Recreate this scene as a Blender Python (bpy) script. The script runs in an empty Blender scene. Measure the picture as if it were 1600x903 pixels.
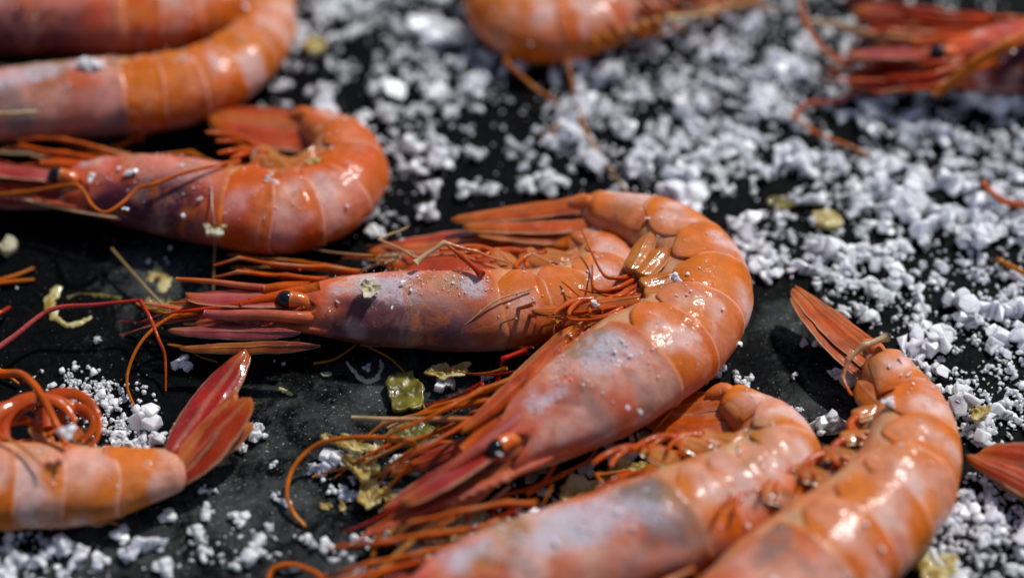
import bpy, bmesh, math, random
import numpy as np
from mathutils import Vector, Matrix, noise
PI = math.pi
CM = 0.01                       # everything below is written in centimetres
scene = bpy.context.scene
col = scene.collection
random.seed(7)

# ------------------------------------------------------------------ camera
D, PITCH, WCM = 40.0, math.radians(48), 22.0
cam_pos = Vector((0, -D*math.cos(PITCH), D*math.sin(PITCH)))
cd = bpy.data.cameras.new('camera'); cam = bpy.data.objects.new('camera', cd); col.objects.link(cam)
cam.location = cam_pos*CM
cam.rotation_euler = (PI/2 - PITCH, 0, 0)
cd.sensor_width = 36; cd.lens = 36*D/WCM
cd.clip_start = 0.01; cd.clip_end = 20
scene.camera = cam
FWD = Vector((0, math.cos(PITCH), -math.sin(PITCH))); UPV = Vector((0, math.sin(PITCH), math.cos(PITCH)))
def G(px, py, h=0.0):
    """point of the place, h cm above the slab, that the photograph shows at pixel px, py"""
    k = WCM/D/1600
    d = FWD + Vector((1, 0, 0))*((px-800)*k) + UPV*((451.5-py)*k)
    t = (h-cam_pos.z)/d.z
    return cam_pos + d*t
fp = G(560, 545, .8)
cd.dof.use_dof = True
cd.dof.focus_distance = (fp-cam_pos).dot(FWD)*CM
cd.dof.aperture_fstop = 4.4

# ------------------------------------------------------------------ sky, sun, exposure
w = bpy.data.worlds.new('World'); scene.world = w; w.use_nodes = True
nt = w.node_tree; bg = nt.nodes['Background']
sky = nt.nodes.new('ShaderNodeTexSky'); sky.sky_type = 'NISHITA'; sky.sun_disc = False
SUN_TO = Vector((0.52, 0.58, 1.0)).normalized()
sky.sun_elevation = math.asin(SUN_TO.z); sky.sun_rotation = math.atan2(SUN_TO.x, SUN_TO.y)
nt.links.new(sky.outputs[0], bg.inputs[0]); bg.inputs[1].default_value = 0.10
ld = bpy.data.lights.new('sun', 'SUN'); ld.energy = 4.0; ld.angle = math.radians(3.5); ld.color = (1, 0.97, 0.94)
lo = bpy.data.objects.new('sun', ld); col.objects.link(lo)
lo.rotation_euler = SUN_TO.to_track_quat('Z', 'Y').to_euler(); lo.location = SUN_TO*1.0
scene.view_settings.view_transform = 'Standard'; scene.view_settings.look = 'None'
scene.view_settings.exposure = -0.28; scene.view_settings.gamma = 1
scene.cycles.use_denoising = True
scene.cycles.max_bounces = 8; scene.cycles.transmission_bounces = 6
scene.cycles.caustics_reflective = False; scene.cycles.caustics_refractive = False

# ------------------------------------------------------------------ colours and materials
def s2l(c):
    return tuple(((x/255)/12.92 if x/255 <= .04045 else ((x/255+.055)/1.055)**2.4) for x in c)
def mixc(a, b, t):
    t = max(0, min(1, t)); return tuple(a[i]*(1-t)+b[i]*t for i in range(3))
def sm(a, b, x):
    t = max(0, min(1, (x-a)/(b-a))); return t*t*(3-2*t)
def nz(p, f=1.0, off=0.0):
    return noise.noise(Vector((p[0]*f+off, p[1]*f-off*.7, p[2]*f+off*1.3)))
PINK = s2l((226, 124, 62)); ORANGE = s2l((224, 98, 0)); RED = s2l((200, 34, 2)); DEEP = s2l((128, 26, 18))
PURPLE = s2l((74, 16, 40)); CREAM = s2l((222, 196, 150)); FROST = s2l((226, 216, 226)); OLIVE = s2l((150, 118, 60)); GREY = s2l((112, 108, 108))
PALE = s2l((236, 192, 178)); WARM = s2l((224, 130, 36)); AMBER = s2l((216, 126, 4)); ROSE = s2l((200, 96, 96))

AO_ = mixc(ORANGE, WARM, .4)
def node(nt, t, **kw):
    n = nt.nodes.new(t)
    for k, v in kw.items(): setattr(n, k, v)
    return n
def new_mat(name):
    m = bpy.data.materials.new(name); m.use_nodes = True
    return m, m.node_tree, m.node_tree.nodes['Principled BSDF']
def shell_mat(name, rough=.46, sss=.35, coat=.16, speck=.5, translucent=0.0, bump=.34, scale=1.0, frost=True, mot=1.0, gain=.86):
    m, nt, p = new_mat(name); L = nt.links.new
    at = node(nt, 'ShaderNodeVertexColor', layer_name='Col')
    tc = node(nt, 'ShaderNodeTexCoord')
    n1 = node(nt, 'ShaderNodeTexNoise'); n1.inputs['Scale'].default_value = 260*scale; n1.inputs['Detail'].default_value = 6; n1.inputs['Roughness'].default_value = .65
    n2 = node(nt, 'ShaderNodeTexNoise'); n2.inputs['Scale'].default_value = 900*scale; n2.inputs['Detail'].default_value = 4; n2.inputs['Roughness'].default_value = .7
    L(tc.outputs['Object'], n1.inputs['Vector']); L(tc.outputs['Object'], n2.inputs['Vector'])
    mr = node(nt, 'ShaderNodeMapRange'); mr.inputs[1].default_value = .3; mr.inputs[2].default_value = .7; mr.inputs[3].default_value = .78*gain; mr.inputs[4].default_value = 1.16*gain
    L(n1.outputs['Fac'], mr.inputs[0])
    def mottle(scale_, a, b_, amt, colr, src, dist=.8):
        n_ = node(nt, 'ShaderNodeTexNoise'); n_.inputs['Scale'].default_value = scale_*scale; n_.inputs['Detail'].default_value = 9; n_.inputs['Roughness'].default_value = .68; n_.inputs['Distortion'].default_value = dist
        L(tc.outputs['Object'], n_.inputs['Vector'])
        r_ = node(nt, 'ShaderNodeMapRange'); r_.inputs[1].default_value = a; r_.inputs[2].default_value = b_; r_.inputs[3].default_value = 0; r_.inputs[4].default_value = amt; L(n_.outputs['Fac'], r_.inputs[0])
        m_ = node(nt, 'ShaderNodeMix', data_type='RGBA'); L(r_.outputs[0], m_.inputs[0]); L(src, m_.inputs[6]); m_.inputs[7].default_value = (*colr, 1); return m_.outputs[2], n_
    c_a, na = mottle(85, .52, .68, .30*mot, (.80, .50, .36), at.outputs['Color'])
    c_b, nb = mottle(120, .54, .64, .55*mot, (.66, .15, .001), c_a, 1.5)
    c_c, nc_ = mottle(60, .58, .72, .3*mot, (.25, .06, .03), c_b, .3)
    mul = node(nt, 'ShaderNodeVectorMath', operation='SCALE'); L(c_c, mul.inputs[0]); L(mr.outputs[0], mul.inputs['Scale'])
    sp = node(nt, 'ShaderNodeMapRange'); sp.inputs[1].default_value = .56; sp.inputs[2].default_value = .70; sp.inputs[3].default_value = 0; sp.inputs[4].default_value = .38; L(n2.outputs['Fac'], sp.inputs[0])
    ms_ = node(nt, 'ShaderNodeMix', data_type='RGBA'); L(sp.outputs[0], ms_.inputs[0]); L(mul.outputs[0], ms_.inputs[6]); ms_.inputs[7].default_value = (.42, .09, .02, 1)
    # powdery salt film: strength in the alpha of the attribute, broken up by noise
    ad = node(nt, 'ShaderNodeMath', operation='ADD'); L(n2.outputs['Fac'], ad.inputs[0])
    sb = node(nt, 'ShaderNodeMath', operation='MULTIPLY_ADD'); L(at.outputs['Alpha'], sb.inputs[0]); sb.inputs[1].default_value = .62; sb.inputs[2].default_value = -.46
    L(sb.outputs[0], ad.inputs[1])
    ad2 = node(nt, 'ShaderNodeMath', operation='MULTIPLY_ADD'); L(n1.outputs['Fac'], ad2.inputs[0]); ad2.inputs[1].default_value = .8; L(ad.outputs[0], ad2.inputs[2])
    fr = node(nt, 'ShaderNodeMapRange'); fr.inputs[1].default_value = .68; fr.inputs[2].default_value = .98; fr.inputs[3].default_value = 0; fr.inputs[4].default_value = .7 if frost else 0
    L(ad2.outputs[0], fr.inputs[0])
    mx = node(nt, 'ShaderNodeMix', data_type='RGBA'); L(fr.outputs[0], mx.inputs[0]); L(ms_.outputs[2], mx.inputs[6]); mx.inputs[7].default_value = (*s2l((190, 184, 194)), 1)
    L(mx.outputs[2], p.inputs['Base Color'])
    rr = node(nt, 'ShaderNodeMapRange'); rr.inputs[3].default_value = rough*.7; rr.inputs[4].default_value = rough*1.6; L(n1.outputs['Fac'], rr.inputs[0])
    ra = node(nt, 'ShaderNodeMath', operation='MULTIPLY_ADD'); L(fr.outputs[0], ra.inputs[0]); ra.inputs[1].default_value = .35; L(rr.outputs[0], ra.inputs[2]); L(ra.outputs[0], p.inputs['Roughness'])
    p.inputs['Subsurface Weight'].default_value = sss; p.inputs['Subsurface Radius'].default_value = (.8, .36, .16); p.inputs['Subsurface Scale'].default_value = .0009
    p.inputs['Coat Weight'].default_value = coat; p.inputs['Coat Roughness'].default_value = .15
    p.inputs['IOR'].default_value = 1.36; p.inputs['Specular IOR Level'].default_value = .2
    b = node(nt, 'ShaderNodeBump'); b.inputs['Strength'].default_value = bump; b.inputs['Distance'].default_value = .0006
    bs = node(nt, 'ShaderNodeMath', operation='MULTIPLY_ADD'); L(n2.outputs['Fac'], bs.inputs[0]); bs.inputs[1].default_value = .35; L(n1.outputs['Fac'], bs.inputs[2])
    bf = node(nt, 'ShaderNodeMath', operation='ADD'); L(bs.outputs[0], bf.inputs[0]); fb = node(nt, 'ShaderNodeMath', operation='MULTIPLY_ADD'); L(nb.outputs['Fac'], fb.inputs[0]); fb.inputs[1].default_value = 1.6; L(fr.outputs[0], fb.inputs[2]); L(fb.outputs[0], bf.inputs[1])
    L(bf.outputs[0], b.inputs['Height']); L(b.outputs[0], p.inputs['Normal'])
    n3 = node(nt, 'ShaderNodeTexNoise'); n3.inputs['Scale'].default_value = 560; n3.inputs['Detail'].default_value = 2; L(tc.outputs['Object'], n3.inputs['Vector'])
    b2 = node(nt, 'ShaderNodeBump'); b2.inputs['Strength'].default_value = .42; b2.inputs['Distance'].default_value = .0004; L(n3.outputs['Fac'], b2.inputs['Height']); L(b2.outputs[0], p.inputs['Coat Normal'])
    if translucent:
        tr = node(nt, 'ShaderNodeBsdfTranslucent'); L(mul.outputs[0], tr.inputs[0])
        ms = node(nt, 'ShaderNodeMixShader'); ms.inputs[0].default_value = translucent
        L(p.outputs[0], ms.inputs[1]); L(tr.outputs[0], ms.inputs[2]); L(ms.outputs[0], nt.nodes['Material Output'].inputs[0])
    return m
M_SHELL = shell_mat('prawn_shell')
M_FLESH = shell_mat('prawn_flesh', rough=.25, sss=.5, coat=.7, frost=False)
M_LIMB = shell_mat('prawn_limb', rough=.35, sss=.1, coat=.35, translucent=.15, frost=False, bump=.4, mot=.3, gain=.82)
M_BLADE = shell_mat('prawn_blade', rough=.28, sss=0, coat=.9, translucent=.2, bump=.3, mot=.1, gain=.85)
m, nt, p = new_mat('prawn_eye'); p.inputs['Base Color'].default_value = (.006, .006, .009, 1); p.inputs['Roughness'].default_value = .12; p.inputs['Specular IOR Level'].default_value = .35; M_EYE = m

def salt_mat(name, rgb, trans):
    m, nt, p = new_mat(name); L = nt.links.new
    tc = node(nt, 'ShaderNodeTexCoord'); g = node(nt, 'ShaderNodeNewGeometry')
    n = node(nt, 'ShaderNodeTexNoise'); n.inputs['Scale'].default_value = 350; n.inputs['Detail'].default_value = 4; L(g.outputs['Position'], n.inputs['Vector'])
    n2 = node(nt, 'ShaderNodeTexNoise'); n2.inputs['Scale'].default_value = 45; n2.inputs['Detail'].default_value = 2; L(g.outputs['Position'], n2.inputs['Vector'])
    cr = node(nt, 'ShaderNodeValToRGB'); cr.color_ramp.elements[0].position = .3; cr.color_ramp.elements[0].color = (rgb[0]*.9, rgb[1]*.9, rgb[2]*.92, 1)
    cr.color_ramp.elements[1].position = .65; cr.color_ramp.elements[1].color = (*rgb, 1)
    L(n.outputs['Fac'], cr.inputs[0])
    c2 = node(nt, 'ShaderNodeValToRGB'); c2.color_ramp.elements[0].position = .38; c2.color_ramp.elements[0].color = (.97, .95, 1, 1); c2.color_ramp.elements[1].position = .66; c2.color_ramp.elements[1].color = (.96, 1, .93, 1)
    L(n2.outputs['Fac'], c2.inputs[0])
    mm = node(nt, 'ShaderNodeMix', data_type='RGBA', blend_type='MULTIPLY'); mm.inputs[0].default_value = 1; L(cr.outputs[0], mm.inputs[6]); L(c2.outputs[0], mm.inputs[7])
    L(mm.outputs[2], p.inputs['Base Color'])
    p.inputs['Roughness'].default_value = .33; p.inputs['IOR'].default_value = 1.5
    p.inputs['Subsurface Weight'].default_value = .8; p.inputs['Subsurface Radius'].default_value = (1, 1, 1); p.inputs['Subsurface Scale'].default_value = .0015
    p.inputs['Transmission Weight'].default_value = trans
    b = node(nt, 'ShaderNodeBump'); b.inputs['Strength'].default_value = .5; b.inputs['Distance'].default_value = .0004; L(n.outputs['Fac'], b.inputs['Height']); L(b.outputs[0], p.inputs['Normal'])
    return m
M_SALT = salt_mat('salt', (.97, .97, .975), .0)
M_SALTW = salt_mat('wet_salt', (.62, .65, .66), .4)

def food_mat(name, a, b_, trans=.25):
    m, nt, p = new_mat(name); L = nt.links.new
    tc = node(nt, 'ShaderNodeTexCoord')
    n = node(nt, 'ShaderNodeTexNoise'); n.inputs['Scale'].default_value = 260; n.inputs['Detail'].default_value = 6; L(tc.outputs['Object'], n.inputs['Vector'])
    cr = node(nt, 'ShaderNodeValToRGB'); cr.color_ramp.elements[0].position = .38; cr.color_ramp.elements[0].color = (*s2l(a), 1); cr.color_ramp.elements[1].position = .6; cr.color_ramp.elements[1].color = (*s2l(b_), 1)
    L(n.outputs['Fac'], cr.inputs[0]); L(cr.outputs[0], p.inputs['Base Color']); p.inputs['Roughness'].default_value = .4
    p.inputs['Coat Weight'].default_value = .3
    b = node(nt, 'ShaderNodeBump'); b.inputs['Strength'].default_value = .7; b.inputs['Distance'].default_value = .0006; L(n.outputs['Fac'], b.inputs['Height']); L(b.outputs[0], p.inputs['Normal'])
    tr = node(nt, 'ShaderNodeBsdfTranslucent'); L(cr.outputs[0], tr.inputs[0]); ms = node(nt, 'ShaderNodeMixShader'); ms.inputs[0].default_value = trans
    L(p.outputs[0], ms.inputs[1]); L(tr.outputs[0], ms.inputs[2]); L(ms.outputs[0], nt.nodes['Material Output'].inputs[0])
    return m
M_YEL = food_mat('yellow_peel', (176, 140, 40), (226, 214, 150))
M_OIL = food_mat('olive_film', (92, 84, 20), (140, 128, 40))
M_WFL = food_mat('cream_flake', (180, 168, 120), (228, 222, 196))

# slab
m, nt, p = new_mat('dark_slab'); L = nt.links.new
tc = node(nt, 'ShaderNodeTexCoord')
def tex(scale, detail=6, rough=.6, dist=0.0):
    n = node(nt, 'ShaderNodeTexNoise'); n.inputs['Scale'].default_value = scale; n.inputs['Detail'].default_value = detail; n.inputs['Roughness'].default_value = rough; n.inputs['Distortion'].default_value = dist
    L(tc.outputs['Object'], n.inputs['Vector']); return n.outputs['Fac']
def mrange(x, a, b, c, d):
    r = node(nt, 'ShaderNodeMapRange'); r.inputs[1].default_value = a; r.inputs[2].default_value = b; r.inputs[3].default_value = c; r.inputs[4].default_value = d; L(x, r.inputs[0]); return r.outputs[0]
def mth(op, a, b):
    n = node(nt, 'ShaderNodeMath', operation=op)
    for i, x in enumerate((a, b)):
        if isinstance(x, (int, float)): n.inputs[i].default_value = x
        else: L(x, n.inputs[i])
    return n.outputs[0]
def mixn(f, a, b):
    n = node(nt, 'ShaderNodeMix', data_type='RGBA')
    L(f, n.inputs[0]) if not isinstance(f, float) else None
    for i, x in ((6, a), (7, b)):
        if isinstance(x, tuple): n.inputs[i].default_value = (*x, 1)
        else: L(x, n.inputs[i])
    return n.outputs[2]
big = tex(28, 5, .6, .6); mid = tex(110, 8, .7, 1.2); fine = tex(620, 5, .7); spk = tex(1500, 3, .6)
def blob(px, py, r):
    c = G(px, py)*CM
    v = node(nt, 'ShaderNodeVectorMath', operation='DISTANCE'); L(tc.outputs['Object'], v.inputs[0]); v.inputs[1].default_value = (c.x, c.y, 0)
    return mrange(v.outputs['Value'], r*CM, 0, 0, 1)
stain = None
for b_ in ((520, 640, 2.6), (600, 610, 1.8), (420, 620, 1.6), (470, 760, 2.6), (330, 800, 3.0), (700, 600, 1.5), (250, 860, 3.0), (650, 780, 2.6), (150, 860, 3), (1290, 640, 1.8), (1240, 520, 1.2), (1250, 700, 1.6), (560, 900, 3), (260, 440, 2.0), (420, 700, 1.6), (1010, 690, 1.5), (1340, 700, 1.4)):
    x = blob(*b_); stain = x if stain is None else mth('MAXIMUM', stain, x)
amt = mth('ADD', mth('MULTIPLY', stain, .26), mth('MULTIPLY', big, .40))
smear = mrange(mth('ADD', amt, mth('ADD', mth('MULTIPLY', mid, .6), mth('MULTIPLY', fine, .25))), .735, 1.03, 0, .85)
base = mixn(mrange(fine, .35, .7, 0, 1), (.0008, .0009, .0011), (.0050, .0056, .0062))
c1 = mixn(smear, base, (.10, .108, .104))
yel = mrange(mth('ADD', tex(75, 8, .65, 2.0), mth('MULTIPLY', stain, .08)), .71, .76, 0, .5)
c2 = mixn(yel, c1, (.14, .125, .04))
dust = mrange(mth('ADD', spk, mth('MULTIPLY', amt, .26)), .73, .80, 0, .8)
c3 = mixn(dust, c2, (.42, .42, .40))
L(c3, p.inputs['Base Color'])
L(mrange(mid, .35, .65, .3, .65), p.inputs['Roughness'])
p.inputs['Specular IOR Level'].default_value = .03
b = node(nt, 'ShaderNodeBump'); b.inputs['Strength'].default_value = .5; b.inputs['Distance'].default_value = .0009
L(mth('ADD', mth('MULTIPLY', mid, 1.0), mth('ADD', mth('MULTIPLY', fine, .4), mth('MULTIPLY', dust, .5))), b.inputs['Height']); L(b.outputs[0], p.inputs['Normal'])
M_SLAB = m

# ------------------------------------------------------------------ mesh helpers (cm in, metres out, relative to an origin)
def build(name, verts, faces, mat, parent=None, origin=Vector((0, 0, 0)), cols=None, smooth=True, alpha=None):
    me = bpy.data.meshes.new(name)
    V = [((v[0]-origin[0])*CM, (v[1]-origin[1])*CM, (v[2]-origin[2])*CM) for v in verts]
    me.from_pydata(V, [], faces); me.update()
    if smooth: me.polygons.foreach_set('use_smooth', [True]*len(me.polygons))
    if cols is not None:
        ca = me.color_attributes.new('Col', 'FLOAT_COLOR', 'POINT')
        buf = []
        for i, c in enumerate(cols): buf += [c[0], c[1], c[2], (c[3] if len(c) > 3 else 0.0)]
        ca.data.foreach_set('color', buf)
    me.materials.append(mat)
    o = bpy.data.objects.new(name, me); col.objects.link(o)
    if parent: o.parent = parent
    return o
def grid_faces(nu, nv, wrap=False, off=0, flip=False):
    F = []
    for i in range(nu-1):
        for j in range(nv if wrap else nv-1):
            a = off+i*nv+j; b_ = off+i*nv+(j+1) % nv; c = off+(i+1)*nv+(j+1) % nv; d = off+(i+1)*nv+j
            F.append((a, d, c, b_) if flip else (a, b_, c, d))
    return F
def catmull(P, n):
    """P list of tuples -> n samples through them (centripetal-free uniform Catmull-Rom)"""
    P = [np.array(p, float) for p in P]
    P = [2*P[0]-P[1]]+P+[2*P[-1]-P[-2]]
    out = []; m_ = len(P)-3
    for k in range(n):
        s = k/(n-1)*m_; i = min(int(s), m_-1); t = s-i
        a, b, c, d = P[i:i+4]
        out.append(.5*((2*b)+(c-a)*t+(2*a-5*b+4*c-d)*t*t+(3*b-a-3*c+d)*t**3))
    return out
def tube_geo(pts, rads, sides=8, ring=0.0, flat=1.0):
    n = len(pts); pts = [Vector(p[:3]) for p in pts]
    V = []; T0 = (pts[1]-pts[0]).normalized()
    up = Vector((0, 0, 1)); N = up - T0*up.dot(T0)
    N = N.normalized() if N.length > 1e-4 else Vector((1, 0, 0))
    for i in range(n):
        T = (pts[min(i+1, n-1)]-pts[max(i-1, 0)])
        T = T.normalized() if T.length > 1e-9 else T0
        N = (N-T*N.dot(T)).normalized(); B = T.cross(N)
        r = rads[i]*(1+(ring if i % 2 else 0))
        for k in range(sides):
            a = 2*PI*k/sides; q = pts[i]+N*(math.cos(a)*r*flat)+B*(math.sin(a)*r); V.append(q)
    F = grid_faces(n, sides, True)
    F.append(tuple(range(sides))); F.append(tuple(range((n-1)*sides, n*sides))[::-1])
    return V, F
def jit(c, p, amt=.25, f=2.2, alt=None):
    t = nz(p, f, 3.1)
    k = 1+amt*t
    c = tuple(x*k for x in c[:3])
    if alt is not None: c = mixc(c, alt, sm(.05, .45, nz(p, f*.6, 9.7)))
    return c

# ------------------------------------------------------------------ prawn
class Prawn: pass
prawns = []
def make_prawn(label, stations, side=1, tone=.3, seed=0, frost=.5, fan=None, rost=2.6, rost_up=.12, legs=2, head=True, pleo=True, roll=0.0, pcurl=0, frostbias=0.0, purple=.8, eye_pull=0.0, greyk=1.0, fant=None, orn=1.0):
    """stations: 11 rows (px, py, height cm, half depth, half width): 4 along the carapace, 6 segment ends, tail tip"""
    P = Prawn(); rnd = random.Random(seed); P.rnd = rnd; P.tone = tone; P.seed = seed
    S = []
    for (px, py, h, rd, rl) in stations:
        g = G(px, py, h); S.append((g.x, g.y, g.z, rd, rl))
    N = 400
    body = catmull(S[:10], N)
    P.root_loc = Vector((np.mean([s[0] for s in S[:10]]), np.mean([s[1] for s in S[:10]]), 0))
    root = bpy.data.objects.new('red_prawn', None); col.objects.link(root); root.location = P.root_loc*CM
    root.empty_display_size = .01
    root['label'] = label; root['category'] = 'prawn'; root['group'] = 'red prawns laid out on the black slab'
    P.root = root
    def frame(s):                                  # s in station units 0..9
        x = max(0, min(N-1.001, s/9*(N-1))); i = int(x); t = x-i
        q = body[i]*(1-t)+body[min(i+1, N-1)]*t
        a = body[max(i-4, 0)]; b = body[min(i+4, N-1)]
        T = Vector(b[:3]-a[:3]).normalized()
        Dv = (T.cross(Vector((0, 0, 1)))*side).normalized()
        Lv = Dv.cross(T)*side; Lv.normalize()
        if Lv.z < 0: Lv = -Lv
        if roll:
            c_, s_ = math.cos(roll), math.sin(roll); Dv, Lv = Dv*c_+Lv*s_, Lv*c_-Dv*s_
        pos = Vector(q[:3]); rd, rl = q[3], q[4]
        if s < 0: pos = pos+T*(s*1.1)
        return pos, T, Dv, Lv, rd, rl
    P.frame = frame
    def surf(s, ph, k=1.0):
        pos, T, Dv, Lv, rd, rl = frame(s)
        c, sn = math.cos(ph), math.sin(ph)
        # egg section: keel on the back, fullest below the middle, flattened flanks
        dd = rd*(c*abs(c)**.05 if c > 0 else c*.96); ll = rl*(abs(sn)**.82)*(1 if sn > 0 else -1)*(1+.08*(-c))
        return pos+Dv*(dd*k)+Lv*(ll*k)
    P.surf = surf
    o3 = seed*7.31
    def bumpy(p, amt, f):
        return Vector((nz(p, f, o3), nz(p, f, o3+5), nz(p, f, o3+11)))*amt
    # ---- flesh core
    V = []; C = []; nv = 28; rows = 90
    for i in range(rows):
        s = -.55+(9.55)*i/(rows-1)
        k = .93
        if s < 0: k = .93*math.sqrt(max(.02, 1-(s/.58)**2))*(.8)
        if 0 <= s < .4: k = .93*(.8+.2*s/.4)
        if s > 8.7: k = .93*(1-.38*sm(8.7, 9, s))
        for j in range(nv):
            ph = 2*PI*j/nv; q = surf(s, ph, k)
            if s < 0: q = q-frame(0)[2]*0.12*s*-1
            q = q+bumpy(q, .05, 1.6)
            V.append(q)
            c = mixc(CREAM, PINK, .5+.5*nz(q, 1.2, o3)); c = mixc(c, ORANGE, sm(-.2, .5, nz(q, 1.7, o3+2))*.6+.25*tone)
            if s < 2.5: c = mixc(c, mixc(RED, ORANGE, .5), .45)
            C.append((*c, 0))
    F = grid_faces(rows, nv, True); F.append(tuple(range(nv))); F.append(tuple(range((rows-1)*nv, rows*nv))[::-1])
    build('flesh', V, F, M_FLESH, root, P.root_loc, C)
    # ---- carapace
    def car_col(u, ph, q):
        a = abs(ph); lat = math.sin(a); dors = math.cos(ph)
        c = mixc(PALE, PINK, .5+.5*nz(q, .9, o3+1))
        c = mixc(c, ORANGE, sm(-.15, .35, nz(q, 1.3, o3+4)+.15*nz(q, 5, o3+6))*.75+.05)
        c = mixc(c, RED, tone*.75+.22*sm(.0, .5, nz(q, .8, o3+7)))
        c = mixc(c, mixc(RED, ORANGE, .6), sm(.42, 0, u)*.85)
        c = mixc(c, PURPLE, purple*sm(-.05, .62, dors+.35*nz(q, .9, o3+2))*sm(.1, .3, u)*sm(1.0, .75, u))
        c = mixc(c, OLIVE, .75*sm(.0, .4, nz(q, 1.0, o3+13))*sm(.15, .4, u)*sm(.5, -.1, dors))
        c = mixc(c, GREY, (1 if purple < .5 else sm(.4, -.1, dors))*.75*greyk*sm(.02, .35, nz(q, 1.15, o3+23))*sm(.3, .6, u))
        c = mixc(c, AMBER, .5*sm(.93, 1, u))
        fr = frost*(sm(-.3, .45, nz(q, .75, o3+17)+.35*nz(q, 2.3, o3+19)+frostbias)*sm(.08, .3, u)*sm(1.0, .85, u)*sm(-.85, -.2, dors)*sm(.62, .05, dors+.3*nz(q, 1.5, o3+21)))
        fr = max(fr, .12*frost)
        c = mixc(c, ROSE, .5*sm(.0, .4, nz(q, 1.8, o3+51))*sm(.6, .1, u)); c = mixc(c, DEEP, .45*sm(.1, .45, nz(q, 2.0, o3+52))*sm(.5, .1, u)); c = mixc(c, PALE, .5*sm(.12, .4, nz(q, 1.6, o3+53))*sm(.7, .2, u))
        c = mixc(c, FROST, .30*fr)
        return (*c, min(.92, fr*1.0))
    nu, nv = 64, 72; V = []; C = []
    for i in range(nu):
        u = i/(nu-1)
        for j in range(nv):
            v = j/(nv-1)*2-1
            # free lower edge and orbit notch
            pm = math.radians(132-14*sm(.25, 0, u)+6*math.sin(u*5))
            ph = v*pm
            front = -.18-.22*math.exp(-((abs(ph)-.15)/.4)**2)+.30*math.exp(-((abs(ph)-.95)/.33)**2)-.12*math.exp(-((abs(ph)-1.5)/.25)**2)
            rear = 3.0+.22*math.cos(ph*1.1)*.4-.12*math.exp(-((abs(ph)-2.2)/.3)**2)
            s = front+(rear-front)*u
            k = 1.0+.035*sm(.93, 1, u)
            k -= .035*math.exp(-((u-.36-.08*math.cos(ph))/.035)**2)*sm(.3, .8, abs(ph))     # cervical groove
            k += .02*math.exp(-((abs(ph)-1.15)/.07)**2)*sm(.7, .2, u)                          # lateral keel
            if s < 0: k *= math.sqrt(max(.3, 1-(s/.9)**2))
            if abs(v) > .985 or i == 0 or i == nu-1: k -= .05
            q = surf(s, ph, k)
            if abs(ph) < .16: q = q+frame(s)[2]*(.07*(1-abs(ph)/.16)*sm(1, .3, u))          # back keel
            q = q+bumpy(q, .045, .9)+bumpy(q, .012, 4.0)
            V.append(q); C.append(car_col(u, ph, q))
    car = build('carapace', V, grid_faces(nu, nv), M_SHELL, root, P.root_loc, C)
    # ---- six abdominal segments
    for k6 in range(6):
        s0, s1 = 3.0+k6-.10, 4.0+k6
        nu, nv = 34, 60; V = []; C = []
        for i in range(-1, nu+1):
            ui = max(0, min(nu-1, i)); u = ui/(nu-1)
            for j in range(nv):
                v = j/(nv-1)*2-1
                low = 128 if k6 < 5 else 150
                pm = math.radians(low-34*abs(2*u-1)**2.6*(1 if k6 < 5 else .15))
                ph = v*pm
                arc = .10*math.cos(ph)-.10*math.cos(2.2*ph)*(k6 < 5)
                s = s0+(s1-s0)*u+arc*u*.8+(.06 if k6 < 5 else 0)*u
                s = min(s, 9.0)
                k = .985+.036*u+.008*math.sin(u*PI)
                if k6 == 5: k = (.99-.05*u)*math.sqrt(max(.2, 1-sm(.82, 1.0, u)*.62))
                k -= .010*math.exp(-((u-.82)/.04)**2)*(k6 < 5)
                if k6 >= 2 and abs(ph) < .2: k += .03*(1-abs(ph)/.2)
                if i < 0 or i >= nu or j == 0 or j == nv-1: k -= .06
                q = surf(s, ph, k); q = q+bumpy(q, .035, 1.3)+bumpy(q, .010, 4.5)
                V.append(q)
                a = abs(ph); dors = math.cos(ph)
                c = mixc(mixc(WARM, PINK, .5+.5*nz(q, .7, o3+k6+3)), PALE, sm(-.15, .35, nz(q, 1.1, o3+k6)+.25*math.sin(u*PI)-.1))
                fx = .16*nz(q, 4.5, o3+32)
                band = sm(.60, .80, u+.30*nz(q, 1.4, o3+31)+.08*dors+fx*.6)
                edge = sm(1.2, 1.75, a+.6*nz(q, 1.2, o3+37)+fx)
                blot = sm(.08, .38, nz(q, 1.0, o3+41)+.16*dors-.03*k6+fx*.6)
                band *= .45+.55*sm(-.3, .3, noise.noise(Vector((k6*1.7+o3, seed*.9, 0)))+.3*dors)
                mk = max(band*.95, edge*.9, blot*.8)*orn
                c = mixc(c, mixc(ORANGE, AMBER, .5+.5*nz(q, .8, o3+43)), mk)
                c = mixc(c, mixc(ORANGE, RED, .3), .65*sm(.35, .95, dors)*sm(3.5, 0, k6)*(.35+.65*sm(-.3, .3, nz(q, .9, o3+55))))
                c = mixc(c, RED, tone*(.55+.5*nz(q, 1.1, o3+47)))
                c = mixc(c, mixc(RED, DEEP, .5), .62*sm(.20, .12, u)*(k6 > 0)*(.6+.4*nz(q, 3, o3))); c = mixc(c, PALE, .55*sm(.955, .985, u))
                c = mixc(c, OLIVE, .35*sm(.1, .5, nz(q, 1.2, o3+67))*edge)
                fr = .05+.33*sm(.1, .5, nz(q, .9, o3+61))*frost
                C.append((*c, fr))
        build('abdomen_segment', V, grid_faces(nu+2, nv), M_SHELL, root, P.root_loc, C)
    P.blades = []
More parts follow.
